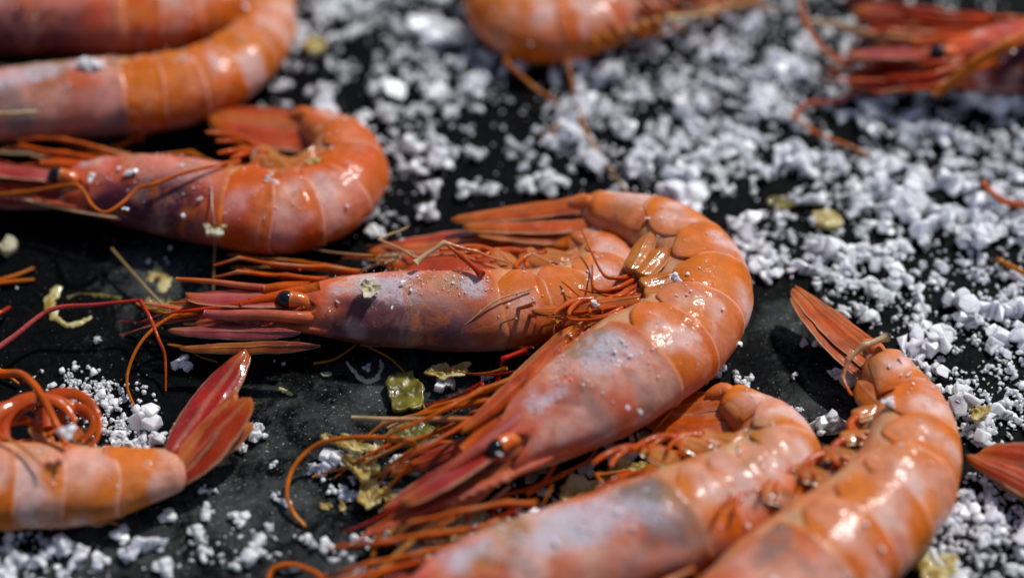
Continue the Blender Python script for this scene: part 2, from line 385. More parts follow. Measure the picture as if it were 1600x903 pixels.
    # ---- tail fan
    def blade(name, base, d, nrm, length, width, curve=0.0, c0=RED, c1=ORANGE, thick=.06, point=.75, par=root, sag=0.0, ridges=2, mat=M_BLADE, cup=.1, frostv=.12):
        d = d.normalized(); nrm = (nrm-d*nrm.dot(d)).normalized(); W = d.cross(nrm).normalized()
        nt_, ns = 28, 27; V = []; C = []
        for sd in (1, -1):
            for i in range(nt_):
                t = i/(nt_-1)
                wid = width*(1+.05*noise.noise(Vector((t*14, o3, width*9))))*(.5 if name != 'uropod' else .66)*(sm(-.5, .4, t))*math.sqrt(max(0, 1-max(0, (t-point)/(1-point+1e-6))**(2.2 if name != 'uropod' else 1.35)))+.012
                if name in ('antennal_scale', 'leg_base'): wid *= math.sqrt(min(1, t*5+.02))
                cen = base+d*(length*t)+W*(curve*length*t*t)+nrm*(-sag*length*t*t)
                for j in range(ns):
                    x = j/(ns-1)*2-1
                    th = (thick*(1-x*x)**.5*(1-.55*t)+.006)*(math.sqrt(min(1, t*5+.05)) if name in ('antennal_scale', 'leg_base') else 1)
                    rg = .035*math.exp(-(x/.12)**2)+(.025*math.exp(-((x-.5)/.1)**2)+.025*math.exp(-((x+.5)/.1)**2))*(ridges > 1)+.009*math.cos(x*38+t*3)
                    z = sd*th+(rg*(1-t*.7) if sd > 0 else 0)-cup*width*x*x
                    q = cen+W*(x*wid)+nrm*z; q = q+bumpy(q, .02, 3)
                    V.append(q)
                    f = .5+.5*math.sin(x*22+nz(q, 2, o3)*3)
                    c = mixc(c0, c1, f*.25+.5*sm(-.3, .4, nz(q, 1.6, o3+71)))
                    c = mixc(c, CREAM, .55*sm(.82, 1, abs(x))+.25*math.exp(-(x/.12)**2)); c = mixc(c, DEEP, .35*sm(0, .5, nz(q, 2.2, o3+73)))
                    c = mixc(c, AMBER, .5*sm(.75, 1, t))
                    C.append((*c, frostv))
        F = grid_faces(nt_, ns, flip=True)+grid_faces(nt_, ns, off=nt_*ns)
        o = nt_*ns
        for i in range(nt_-1):
            F.append((i*ns, (i+1)*ns, o+(i+1)*ns, o+i*ns)); F.append(((i+1)*ns-1, o+(i+1)*ns-1, o+(i+2)*ns-1, (i+2)*ns-1))
        F.append(tuple([j for j in range(ns)]+[o+j for j in range(ns)][::-1])); 
        F.append(tuple([(nt_-1)*ns+j for j in range(ns)][::-1]+[o+(nt_-1)*ns+j for j in range(ns)]))
        return build(name, V, F, mat, par, P.root_loc, C)
    P.blade = blade
    pos, T, Dv, Lv, rd, rl = frame(9.0)
    tip = Vector(S[10][:3]); dt = (tip-pos); Lt = dt.length; dt.normalize()
    side_v = dt.cross(Vector((0, 0, 1))).normalized()*side
    fan = fan or [('telson', 3, .92, .42, 15, .22, 0), ('uropod', 0, 1.0, .66, -8, .10, .0), ('uropod', -5, .95, .80, 12, -.05, -.03), ('uropod', -10, .9, .85, 15, -.22, -.05), ('uropod', 4, .9, .75, 15, -.25, 0)]
    for (nm, ang, ln, wd, tilt, zo, cv) in fan:
        ab = ang; ang = ang*(.45 if abs(ang) < 13 and seed != 8 else 1); a = math.radians(ang); d = dt*math.cos(a)+side_v*math.sin(a)
        tl = math.radians(tilt); nr = Vector((0, 0, 1))*math.cos(tl)+side_v*math.sin(tl)
        base = pos+Lv*(zo*.38)-T*.38+side_v*(max(-.4, min(.4, ab/12*(.5 if seed != 8 else .25))))
        if abs(ab) < 13: d = (tip-base).normalized(); d = (d*math.cos(a*.6)+side_v*math.sin(a*.6)).normalized(); nr = Vector((0, 0, 1))*math.cos(tl)+side_v*math.sin(tl)
        c0, c1 = (RED, ORANGE) if nm == 'uropod' else (ORANGE, PINK)
        ft = tone if fant is None else fant; c0 = mixc(mixc(ORANGE, RED, .25+.6*ft), DEEP, .15*ft) if nm == 'uropod' else c0; c1 = mixc(mixc(ORANGE, WARM, .5), RED, ft*.75) if nm == 'uropod' else c1
        blade(nm, base, d, nr, (Lt+.35)*ln, wd, cv, c0, c1, point=.45 if nm == 'uropod' else .3)
    if seed != 8:
      V, F = tube_geo(catmull([pos-T*.34+Lv*(rl*.44), pos-T*.16+Lv*(rl*.52), pos+dt*.02+Lv*(rl*.50), pos+dt*.22+Lv*(rl*.40), pos+dt*.42+Lv*(rl*.2)], 14), [.05+.13*max(0, math.sin(PI*i/13))**.6 for i in range(14)], 14)
      build('uropod_base', V, F, M_SHELL, root, P.root_loc, [(*jit(mixc(PINK, ORANGE, .3), v, .2, 3), .25) for v in V])
    # ---- limbs
    def tube(name, pts, r0, r1, c0, c1, par=root, n=None, ring=0.0, sides=8, mat=M_LIMB, smooth_path=True, flat=1.0):
        n = n or max(10, len(pts)*7)
        q = catmull(pts, n) if smooth_path else [np.array(p) for p in pts]
        rads = [r0+(r1-r0)*(i/(n-1)) for i in range(n)]
        V, F = tube_geo(q, rads, sides, ring, flat)
        C = []
        for i in range(n):
            for k in range(sides):
                c = mixc(c0, c1, i/(n-1)); C.append((*jit(c, V[i*sides+k], .3, 2.5), .15))
        return build(name, V, F, mat, par, P.root_loc, C)
    P.tube = tube
    def leg(pts, r=.075, c0=AO_, c1=mixc(ORANGE, RED, .35), par=root, name='walking_leg'):
        """jointed leg: straight podomeres with swollen joints, one surface"""
        q = []; rr = []
        for i in range(len(pts)-1):
            a, b = Vector(pts[i]), Vector(pts[i+1]); m_ = 7
            for k in range(m_):
                t = k/m_; w_ = a.lerp(b, t); w_ = w_+Vector((nz(w_, 1.5, o3), nz(w_, 1.5, 5), 0))*.05
                q.append(w_); tt = (i+t)/(len(pts)-1)
                rr.append(r*(1-.62*tt)*(1.0+.35*math.exp(-(t/.12)**2)+.25*math.exp(-((1-t)/.12)**2)-.1*math.sin(t*PI)))
        q.append(Vector(pts[-1])); rr.append(r*.2)
        V, F = tube_geo(q, [x*.78 for x in rr], 8, 0, 1.0)
        C = [(*mixc(jit(mixc(c0, c1, (i//8)/len(q)), V[i], .3, 2.5), CREAM, .35*sm(.1, .5, nz(V[i], 1.8, 8))), .15) for i in range(len(V))]
        return build(name, V, F, M_LIMB, par, P.root_loc, C)
    P.leg = leg
    if head:
        pos, T, Dv, Lv, rd, rl = frame(0.0); Fw = -T
        # rostrum, toothed blade rising from the back keel: sub-part of the carapace
        n = 40; V = []; C = []
        b0 = surf(.75, 0, .93)
        bd = (surf(-.2, 0, 1.0)-b0).normalized()
        for i in range(n):
            t = i/(n-1); cen = b0+bd*(rost+1.1)*t+Dv*(rost_up*(t*t)*rost-.05*t)
            hgt = (.115*min(1, t*4+.25)*(1-t)**.6+.014)
            tooth = .05*(1-((i*.5) % 1))*(1 if (i % 2 == 0 and 10 < i < 24) else 0)
            for (dx, lx) in ((hgt+tooth, 0), (hgt*.3, .085*(1-t*.85)), (-hgt, .055*(1-t*.8)), (-hgt*1.05, 0), (-hgt, -.055*(1-t*.8)), (hgt*.3, -.085*(1-t*.85))):
                q = cen+Dv*dx+Lv*lx; V.append(q)
                c = mixc(ROSE, PINK, .5+.5*nz(q, 2, o3)); c = mixc(c, RED, .35*tone+.4*t); c = mixc(c, CREAM, .8 if tooth and dx > .1 else 0); C.append((*c, .12))
        F = grid_faces(n, 6, True); F.append(tuple(range(6))); F.append(tuple(range((n-1)*6, n*6))[::-1])
        build('rostrum', V, F, M_SHELL, car, P.root_loc, C)
        # eyes on stalks
        for sg in (1, -1):
            e0 = pos+Lv*(sg*rl*.35)+Dv*(rd*.28)-Fw*.1; e1 = pos+Lv*(sg*(rl*.68+.08))+Dv*(rd*.26)+Fw*(.42+eye_pull)
            V, F = tube_geo(catmull([e0, e0.lerp(e1, .5)+Lv*sg*.08, e1], 10), [.13+.05*i/9 for i in range(10)], 12)
            C = [(*jit(mixc(ORANGE, PINK, .5), v, .3, 3), .1) for v in V]
            st = build('eye_stalk', V, F, M_FLESH, root, P.root_loc, C)
            bm = bmesh.new(); bmesh.ops.create_uvsphere(bm, u_segments=20, v_segments=14, radius=.2)
            for v in bm.verts: v.co = Vector((v.co.x, v.co.y*.95, v.co.z*.85))+e1+Fw*.08
            build('eye', [v.co[:] for v in bm.verts], [[v.index for v in f.verts] for f in bm.faces], M_EYE, root, P.root_loc, [(0, 0, 0, 0)]*len(bm.verts)); bm.free()
        # antennal scales, antennules, leg bundle under the head
        for sg in (1, -1):
            b_ = pos+Lv*(sg*rl*.55)-Dv*(rd*.05)+Fw*.1
            blade('antennal_scale', b_, Fw+Dv*.02+Lv*sg*.05-Vector((0, 0, 1))*(.02 if sg > 0 else .10), (Lv*sg*.8-Dv*.35 if sg > 0 else Vector((0, 0, 1))), 2.5, .75, .02, mixc(RED, DEEP, .3), ROSE, .035, .55, ridges=1, frostv=.1)
            b_ = pos+Lv*(sg*rl*.25)+Dv*(rd*.1)+Fw*.25
            tube('antennule', [b_, b_+Fw*.5+Lv*sg*.05, b_+Fw*1.0, b_+Fw*1.5+Dv*.02], .14, .07, ROSE, mixc(ORANGE, RED, .5))
            for q_ in (1, -1):
                b2 = b_+Fw*1.45; h_ = b2.z
                tube('antennule_flagellum', [b2, b2+Fw*.7+Dv*(.06*q_), b2+Fw*1.3+Dv*(.14*q_)-Vector((0, 0, min(h_, .3)*.5))], .045, .018, mixc(ROSE, ORANGE, .5), ORANGE, ring=.12)
            b_ = pos+Lv*(sg*rl*.6)-Dv*(rd*.35)+Fw*.05
            tube('antenna_base', [b_, b_+Fw*.5-Dv*.05, b_+Fw*.95-Dv*.02], .2, .1, mixc(ORANGE, RED, .4), ORANGE)
        if legs:
            for k in range(min(legs, 2)):
                a0 = frame(.35+.3*k); b_ = a0[0]-a0[2]*(a0[4]*.0+a0[4]*0+a0[4]*0+frame(.35+.3*k)[4]*.9)+a0[3]*.2*(1-k)
                f_ = Fw
                leg([b_, b_+f_*.9-a0[2]*.1, b_+f_*1.9-a0[2]*(.1+.12*k)+a0[3]*.1, b_+f_*(2.5+.3*k)-a0[2]*(.25+.1*k)-Vector((0, 0, .25))], .085, mixc(ORANGE, RED, .3), ORANGE, name='maxilliped')
            for sg in (1, -1):
                for k in range(legs):
                    s = 1.0+.7*k; a0 = frame(s)
                    b_ = a0[0]-a0[2]*(a0[4]*.97*1.0)+a0[3]*(sg*.3)
                    b_ = a0[0]-a0[2]*(a0[4]+(a0[4]*0))*1.0+a0[3]*(sg*.35*a0[5])
                    f_ = -a0[1]; v_ = -a0[2]
                    j = rnd.uniform
                    p1 = b_+v_*j(.1, .25)+f_*j(.5, .8)
                    p2 = p1+f_*j(.8, 1.2)+v_*j(-.02, .16)+a0[3]*sg*j(0, .1)
                    p3 = p2+f_*j(.6, 1.0)+v_*j(.05, .3)-Vector((0, 0, .1)); p3.z = max(.08, p3.z)
                    p4 = p3+f_*j(.2, .6)+v_*j(-.1, .3); p4.z = max(.06, p4.z-.15)
                    leg([b_, p1, p2, p3, p4], .085)
    if pleo:
        for k in range(5):
            for sg in (1, -1):
                a0 = frame(3.55+k); b_ = a0[0]-a0[2]*(a0[4]*.8)+a0[3]*(sg*a0[5]*.4)
                f_ = -a0[1]; v_ = -a0[2]; j = rnd.uniform
                d1 = (v_*.75+f_*.45+a0[3]*sg*.1).normalized(); ln = .75-.06*k
                pb = blade('pleopod', b_, d1, a0[3]*sg+v_*.2, ln, .46-.03*k, .0, AMBER, PINK, .13, .8, ridges=0, cup=0)
                e = b_+d1*(ln*.85)
                for q_ in range(2):
                    dd = (f_*(.9+.3*q_)+v_*(.15-.1*q_)+a0[3]*(.12*sg)).normalized()
                    L_ = (1.25-.12*k)*(1 if q_ == 0 else .75)
                    pts = [e, e+dd*L_*.35+v_*.12, e+dd*L_*.75+v_*.02, e+dd*L_-v_*.18+a0[3]*.1]
                    V, F = tube_geo(catmull(pts, 18), [.085*(1-.75*i/17)+.01 for i in range(18)], 8)
                    C = [(*jit(mixc(mixc(ORANGE, RED, .45), ORANGE, (i//8)/18), V[i], .3, 3), .1) for i in range(len(V))]
                    build('branch', V, F, M_LIMB, pb, P.root_loc, C)
    prawns.append(P); return P
def px(*pts): return [G(*p) for p in pts]

# ------------------------------------------------------------------ the slab
bm = bmesh.new(); bmesh.ops.create_cube(bm, size=1)
for v in bm.verts: v.co = Vector((v.co.x*140, v.co.y*120+8, (v.co.z-.5)*2.0))
bmesh.ops.bevel(bm, geom=bm.edges[:], offset=.25, segments=3, affect='EDGES')
slab = build('slab', [v.co[:] for v in bm.verts], [[v.index for v in f.verts] for f in bm.faces], M_SLAB, smooth=False); bm.free()
slab['kind'] = 'structure'; slab['label'] = 'black stone slab smeared with grey and yellow food residue'

# ------------------------------------------------------------------ the prawns
C1 = make_prawn('centre prawn pointing left, black eye in view, white film on its carapace',
    [(488, 480, .75, .56, .48), (560, 481, .75, .80, .60), (675, 484, .75, .92, .70), (782, 484, .75, .93, .72),
     (842, 478, .72, .92, .70), (900, 462, .70, .88, .66), (942, 432, .62, .82, .6), (940, 395, .5, .74, .5), (890, 378, .42, .62, .4), (800, 378, .40, .42, .32), (572, 394, .35, 0, 0)],
    seed=1, greyk=.4, fant=.8, legs=1, tone=.18, frost=.9, rost=3.2, rost_up=-.02, frostbias=.12, purple=.9)
C2 = make_prawn('large curled prawn in the centre, lying over its neighbour, tail folded back left',
    [(800, 690, 1.05, .66, .52), (862, 650, 1.1, .98, .68), (930, 606, 1.15, 1.20, .82), (998, 562, 1.15, 1.22, .86),
     (1046, 530, 1.05, 1.17, .84), (1082, 490, 1.0, 1.10, .80), (1094, 444, .95, 1.04, .78), (1070, 398, .9, .97, .72), (1015, 357, .85, .80, .62), (912, 326, .85, .48, .42), (706, 346, .8, 0, 0)],
    seed=2, orn=.88, greyk=.7, legs=1, tone=.10, frost=.75, rost=3.3, rost_up=.0, frostbias=.0, purple=.15,
    fan=[('telson', 6, .97, .34, 10, .6, 0), ('uropod', 3, 1.0, .36, 10, .45, .0), ('uropod', -7, .93, .50, 15, .0, -.02), ('uropod', -12, .86, .60, 10, -.5, -.03), ('uropod', 2, .85, .6, 20, -.6, 0)])
P3 = make_prawn('dark red prawn at the left, curled, with a pale flake hanging under its carapace',
    [(132, 291, .75, .62, .50), (190, 297, .75, .85, .64), (275, 307, .75, 1.02, .72), (365, 320, .75, 1.08, .76),
     (425, 328, .75, 1.10, .76), (478, 322, .72, 1.06, .74), (520, 300, .7, 1.0, .72), (542, 262, .68, .90, .68), (524, 222, .62, .70, .58), (478, 188, .6, .42, .36), (322, 178, .6, 0, 0)],
    seed=3, legs=1, tone=.62, frost=.35, rost=2.8, purple=1.0)
P4 = make_prawn('speckled prawn at the upper left with pale banded abdomen, second from the top',
    [(-130, 172, .8, .70, .55), (-50, 168, .8, .90, .66), (70, 158, .8, 1.02, .74), (200, 148, .8, 1.05, .76),
     (250, 142, .78, 1.05, .76), (300, 132, .76, 1.0, .74), (345, 112, .74, .94, .7), (385, 84, .72, .85, .66), (414, 45, .66, .74, .58), (432, -12, .6, .5, .44), (415, -140, .5, 0, 0)],
    seed=4, orn=1.0, legs=0, pleo=False, tone=.22, frost=.75, purple=.3, rost=2.6)
P5 = make_prawn('red prawn at the top left edge, farthest back of the left row',
    [(-160, 36, .8, .70, .55), (-80, 34, .8, .90, .66), (40, 30, .8, 1.02, .74), (200, 26, .8, 1.05, .76),
     (250, 24, .78, 1.05, .76), (300, 18, .76, 1.0, .74), (335, 4, .74, .94, .7), (350, -30, .72, .85, .66), (335, -60, .66, .74, .58), (280, -85, .6, .5, .44), (160, -90, .5, 0, 0)],
    seed=15, legs=0, pleo=False, tone=.6, frost=.35, purple=.9, rost=2.6)
P6 = make_prawn('orange prawn curled at the top centre with one thin leg bent downwards',
    [(1075, -66, .75, .62, .5), (1030, -38, .75, .85, .64), (978, -5, .75, 1.0, .7), (922, 24, .75, 1.04, .74),
     (874, 38, .75, 1.06, .76), (826, 36, .74, 1.04, .74), (793, 12, .72, .98, .72), (782, -26, .68, .88, .66), (800, -60, .62, .7, .56), (850, -86, .6, .45, .4), (980, -100, .5, 0, 0)],
    side=-1, seed=6, tone=.12, frost=.2, purple=.0, rost=2.4)
P7 = make_prawn('dark red prawn at the top right with a tangle of orange legs',
    [(1492, 96, .85, .70, .55), (1560, 94, .85, .95, .68), (1660, 88, .85, 1.05, .76), (1770, 84, .85, 1.08, .78),
     (1830, 82, .8, 1.06, .76), (1880, 76, .78, 1.0, .74), (1925, 60, .74, .94, .7), (1955, 30, .72, .85, .66), (1960, -10, .66, .7, .56), (1930, -50, .6, .45, .4), (1850, -80, .5, 0, 0)],
    seed=7, tone=.85, frost=.15, purple=1.0, rost=2.6)
P8 = make_prawn('pink prawn at the lower left with red tail fan raised and spread',
    [(-330, 640, .8, .62, .5), (-290, 680, .8, .85, .64), (-230, 725, .8, .95, .7), (-160, 745, .8, 1.0, .74),
     (-95, 752, .78, 1.0, .74), (-35, 756, .75, .98, .72), (30, 756, .72, .92, .7), (102, 756, .7, .86, .66), (176, 752, .66, .74, .58), (289, 733, .6, .42, .40), (372, 590, 1.3, 0, 0)],
    seed=8, orn=.5, fant=.9, tone=.05, frost=.15, purple=.5, rost=2.4, pleo=True,
    fan=[('telson', 8, .74, .40, 10, .3, 0), ('uropod', 13, .86, .62, 5, .1, .03), ('uropod', 6, .85, .6, -30, -.1, 0)])
P9 = make_prawn('pale prawn at the bottom centre with whitish carapace, its tail under the big prawn',
    [(655, 945, 1.0, .70, .55), (760, 905, 1.0, .98, .70), (920, 856, .95, 1.12, .80), (1062, 808, .9, 1.14, .82),
     (1114, 786, .88, 1.10, .80), (1160, 766, .85, 1.04, .78), (1196, 742, .8, .98, .74), (1212, 706, .74, .86, .68), (1190, 664, .66, .66, .54), (1132, 620, .55, .40, .34), (1002, 648, .4, 0, 0)],
    seed=9, orn=.6, tone=.08, frost=.95, frostbias=.22, purple=.25, rost=3.0)
P10 = make_prawn('large orange prawn at the lower right, tail fan pointing up and left',
    [(1040, 1090, 1.0, .75, .6), (1100, 1020, 1.0, 1.05, .74), (1185, 945, 1.0, 1.22, .86), (1268, 880, 1.0, 1.26, .90),
     (1322, 838, .95, 1.22, .88), (1372, 793, .9, 1.14, .84), (1408, 742, .85, 1.06, .80), (1420, 690, .8, .96, .76), (1412, 632, .74, .78, .64), (1368, 560, .7, .50, .44), (1240, 448, .75, 0, 0)],
    seed=10, orn=.82, tone=.04, frost=.3, frostbias=0, purple=.05, rost=2.6,
    fan=[('telson', 6, .70, .30, 10, .45, 0), ('uropod', 3, 1.0, .42, 12, .35, .0), ('uropod', -3, .99, .50, 25, .1, -.02), ('uropod', -7, .96, .6, 20, -.15, -.02), ('uropod', 1, .9, .6, 10, -.3, 0)])
P11 = make_prawn('prawn cut by the right edge, only the deep red tail fan in view',
    [(2150, 960, .8, .7, .55), (2090, 930, .8, .9, .66), (2020, 900, .8, 1.0, .74), (1950, 870, .8, 1.02, .76),
     (1905, 852, .78, 1.0, .76), (1860, 836, .76, .96, .74), (1815, 820, .74, .9, .7), (1775, 806, .72, .82, .66), (1735, 792, .66, .7, .56), (1672, 772, .6, .46, .42), (1512, 706, .55, 0, 0)],
    side=-1, seed=11, tone=.7, frost=.1, purple=.5, rost=2.4,
    fan=[('telson', 4, .85, .34, 10, .25, 0), ('uropod', 8, 1.02, .40, 10, .3, .0), ('uropod', -6, .95, .9, 30, .0, -.02), ('uropod', -12, .9, .8, 20, -.2, -.03), ('uropod', 2, .9, .7, 0, -.25, 0)])

# ---- hand-laid whiskers and legs the photograph shows
AO = mixc(ORANGE, AMBER, .5)
def ant(P, pts, r0, r1, c0=ORANGE, c1=AO, name='antenna'): return P.tube(name, px(*pts), r0, r1, c0, c1, n=max(30, len(pts)*16), ring=.14)
ant(C1, [(310, 484, .9), (262, 498, .8), (224, 530, .7), (203, 570, .5), (199, 605, .3), (212, 640, .08)], .04, .026, ORANGE, AMBER)
ant(C1, [(-40, 570, .6), (20, 527, .7), (80, 484, .8), (150, 476, .9), (219, 469, .9)], .065, .03, ROSE, RED)
ant(C1, [(219, 469, .9), (236, 500, .8), (248, 530, .7), (257, 552, .5), (259, 580, .3), (259, 610, .1)], .045, .015, RED, ORANGE)
ant(C1, [(213, 474, .6), (235, 484, .6), (275, 492, .8), (310, 490, .9)], .03, .04, AMBER, ORANGE)
ant(C1, [(275, 436, 1.1), (330, 440, 1.1), (385, 447, 1.1), (440, 452, 1.0), (490, 456, .8)], .04, .09, AO, ROSE)
ant(C1, [(562, 535, .1), (610, 560, .08), (640, 592, .08), (652, 612, .1), (664, 640, .06)], .022, .03, AMBER, OLIVE)
ant(C1, [(490, 568, .04), (520, 562, .06), (545, 547, .1), (556, 538, .12)], .025, .018, AMBER, AMBER)
ant(C1, [(562, 540, .35), (640, 541, .5), (690, 532, .8), (730, 505, 1.2), (775, 470, 1.5), (830, 452, 1.5)], .012, .02, OLIVE, CREAM)
ant(C1, [(340, 566, .05), (310, 556, .06), (295, 545, .1)], .015, .015, AMBER, OLIVE)
C1.leg(px((650, 412, 1.55), (693, 380, 1.7), (745, 392, 1.5), (795, 412, 1.2)), .075, CREAM, ORANGE)
C1.leg(px((752, 430, 1.6), (722, 400, 1.65), (696, 382, 1.65)), .10, RED, AO)
C1.leg(px((800, 430, 1.2), (720, 396, 1.3), (650, 402, 1.2), (592, 374, 1.2), (640, 352, .9)), .06, ORANGE, CREAM)
C1.leg(px((560, 425, .7), (470, 410, .6), (355, 398, .4)), .075, mixc(ORANGE, DEEP, .3), AMBER)
C1.leg(px((560, 430, .6), (460, 418, .5), (360, 418, .3)), .07, mixc(ORANGE, DEEP, .3), AMBER)
C1.leg(px((470, 535, .5), (390, 552, .4), (330, 548, .3), (262, 538, .3)), .10, ROSE, AMBER, name='maxilliped')
C1.tube('antenna_base', px((500, 452, 1.15), (440, 462, 1.15), (360, 478, 1.1), (262, 489, 1.0)), .17, .02, ORANGE, RED)
C1.tube('antennule', px((540, 490, .3), (480, 496, .95), (410, 492, 1.1), (350, 492, 1.05), (320, 490, 1.0)), .15, .09, mixc(PINK, ORANGE, .4), ROSE)
# big curled prawn
ant(C2, [(650, 690, 1.0), (600, 684, .9), (545, 684, .8), (495, 695, .6), (460, 728, .45), (448, 768, .3), (458, 800, .15), (477, 822, .05)], .05, .036, ORANGE, AMBER)
ant(C2, [(550, 652, .7), (620, 655, .9), (700, 655, 1.1), (760, 656, 1.2)], .035, .06, CREAM, ORANGE)
C2.leg(px((905, 512, 1.5), (850, 575, 1.3), (760, 612, 1.1), (680, 636, .8), (605, 668, .5)), .12, AO, ORANGE)
C2.leg(px((890, 530, 1.6), (830, 590, 1.5), (800, 640, 1.4), (730, 690, 1.0), (640, 715, .5), (590, 745, .2)), .11, ORANGE, RED)
C2.leg(px((830, 620, 1.3), (740, 628, 1.1), (660, 648, .8), (600, 660, .5), (555, 700, .2)), .10, ORANGE, AMBER)
C2.leg(px((812, 630, 1.2), (720, 660, 1.0), (640, 690, .7), (560, 725, .3), (488, 745, .1)), .08, RED, AMBER)
C2.leg(px((825, 548, .9), (786, 560, .9), (776, 596, .5), (774, 610, .3)), .09, RED, RED)
C2.leg(px((880, 700, .7), (850, 755, .4), (780, 775, .3), (768, 810, .15), (792, 856, .08)), .085, ORANGE, RED)
C2.leg(px((820, 770, .3), (880, 742, .4), (915, 722, .3), (948, 682, .15)), .09, ORANGE, AMBER)
C2.leg(px((760, 690, 1.0), (690, 690, .8), (648, 715, .5), (620, 748, .15)), .07, ORANGE, RED)
C2.tube('antenna_base', px((830, 640, 1.5), (760, 692, 1.5), (700, 735, 1.3), (640, 795, .9), (575, 830, .5)), .16, .05, ROSE, ORANGE)
C2.tube('antennule', px((790, 700, 1.3), (740, 725, 1.1), (690, 750, 1.0), (640, 790, .7)), .17, .06, ROSE, RED)
ant(C2, [(640, 790, .7), (600, 825, .4), (585, 860, .2), (578, 905, .1)], .06, .04, ORANGE, AMBER)
ant(C2, [(960, 684, .7), (860, 722, .9), (760, 750, .9), (680, 812, .7), (620, 868, .4), (578, 912, .15)], .06, .09, CREAM, AMBER, name='maxilliped')
C2.blade('leg_base', G(915, 500, 1.45), G(765, 655, 1.15)-G(915, 500, 1.45), Vector((0, -.5, 1)), 3.2, .50, .05, ORANGE, WARM, .14, .35, ridges=1)
C2.blade('leg_base', G(900, 520, 1.60), G(745, 665, 1.25)-G(900, 520, 1.60), Vector((0, -.6, 1)), 3.2, .36, .03, mixc(ORANGE, RED, .5), ORANGE, .12, .35, ridges=1)
C2.leg(px((1050, 640, 0.6), (1010, 690, .4)), .05, AMBER, AMBER)
# curving branches over the inner curl
for k, (a, b_, c_) in enumerate([((985, 432), (940, 425), (908, 358)), ((990, 438), (930, 452), (925, 415)), ((1000, 445), (920, 470), (878, 440)), ((995, 455), (900, 488), (850, 478)),
        ((1005, 460), (930, 482), (885, 462)), ((1010, 470), (910, 500), (842, 492)), ((990, 450), (950, 462), (905, 452)), ((1000, 462), (930, 495), (870, 488))]):
    C2.tube('pleopod_branch', px((*a, 1.45), ((a[0]+b_[0])/2, (a[1]+b_[1])/2+6, 1.6), (*b_, 1.6), (*c_, 1.45)), .065, .015, mixc(ORANGE, RED, .5), ORANGE)
for (x0, y0, x1, y1, wd) in ((985, 425, 1015, 372, .42), (1000, 432, 1040, 392, .44), (1000, 446, 1055, 436, .40), (1005, 460, 1060, 465, .42), (1000, 478, 1040, 500, .40)):
    a, b_ = G(x1, y1, 1.45), G(x0, y0, 1.6)
    C2.blade('pleopod', a, b_-a, Vector((0, 0, 1)), (b_-a).length, wd, 0, mixc(AMBER, ORANGE, .3), WARM, .16, .8, ridges=0, cup=0)
C2.blade('pleopod', G(1000, 470, 1.6), G(845, 492, 1.5)-G(1000, 470, 1.6), Vector((0, 0, 1)), 2.2, .30, .05, ORANGE, AO, .10, .3, ridges=0, cup=0)
# fine hairs, bristles and broken feelers round the heads
def bristles(P, n, c, spread, ln, ang0, h0, seed, cols=(ORANGE, AMBER, CREAM, RED)):
    r_ = random.Random(seed)
    for k in range(n):
        x, y = c[0]+r_.gauss(0, spread[0]), c[1]+r_.gauss(0, spread[1]); a = math.radians(ang0+r_.gauss(0, 16)); L_ = ln*r_.uniform(.5, 1.3)
        h = h0*r_.uniform(.5, 1.2); bend = r_.gauss(0, .22)
        pts = [(x+math.cos(a+bend*t)*L_*t, y-math.sin(a+bend*t)*L_*t, max(.05, h*(1-.8*t*r_.uniform(.7, 1)))) for t in (0, .33, .66, 1)]
        P.tube('bristle', px(*pts), r_.uniform(.022, .06), .008, r_.choice(cols), r_.choice(cols), n=22, sides=6)
bristles(C2, 26, (735, 735), (55, 42), 110, 212, 1.0, 1)
bristles(C2, 12, (800, 640), (40, 30), 120, 200, 1.1, 2)
bristles(C2, 9, (870, 500), (30, 22), 70, 195, 1.5, 5)
bristles(C1, 14, (400, 480), (50, 14), 110, 183, 1.0, 3, (ROSE, ORANGE, PINK, RED))
bristles(C1, 8, (600, 405), (70, 8), 90, 180, 1.1, 4)
bristles(P3, 12, (150, 262), (60, 10), 110, 182, .9, 6)
bristles(P9, 12, (840, 850), (60, 25), 120, 205, 1.1, 7)
for (a, b_, w_, c0, c1) in (((770, 700), (600, 800), .34, ROSE, RED), ((800, 720), (640, 850), .40, PINK, ORANGE), ((760, 680), (610, 745), .28, ORANGE, RED)):
    C2.blade('antennal_scale', G(*a, 1.1), G(*b_, .5)-G(*a, 1.1), Vector((.2, -.4, 1)), (G(*b_, .5)-G(*a, 1.1)).length, w_, .02, c0, c1, .04, .3, ridges=1)
for (a, b_, w_, c0, c1) in (((480, 456), (290, 476), .22, ORANGE, ROSE), ((470, 520), (262, 520), .30, ROSE, DEEP), ((500, 540), (280, 548), .26, DEEP, AMBER)):
    C1.blade('antennal_scale', G(*a, .95), G(*b_, .75)-G(*a, .95), Vector((0, -.3, 1)), (G(*b_, .75)-G(*a, .95)).length, w_, .02, c0, c1, .04, .3, ridges=1)
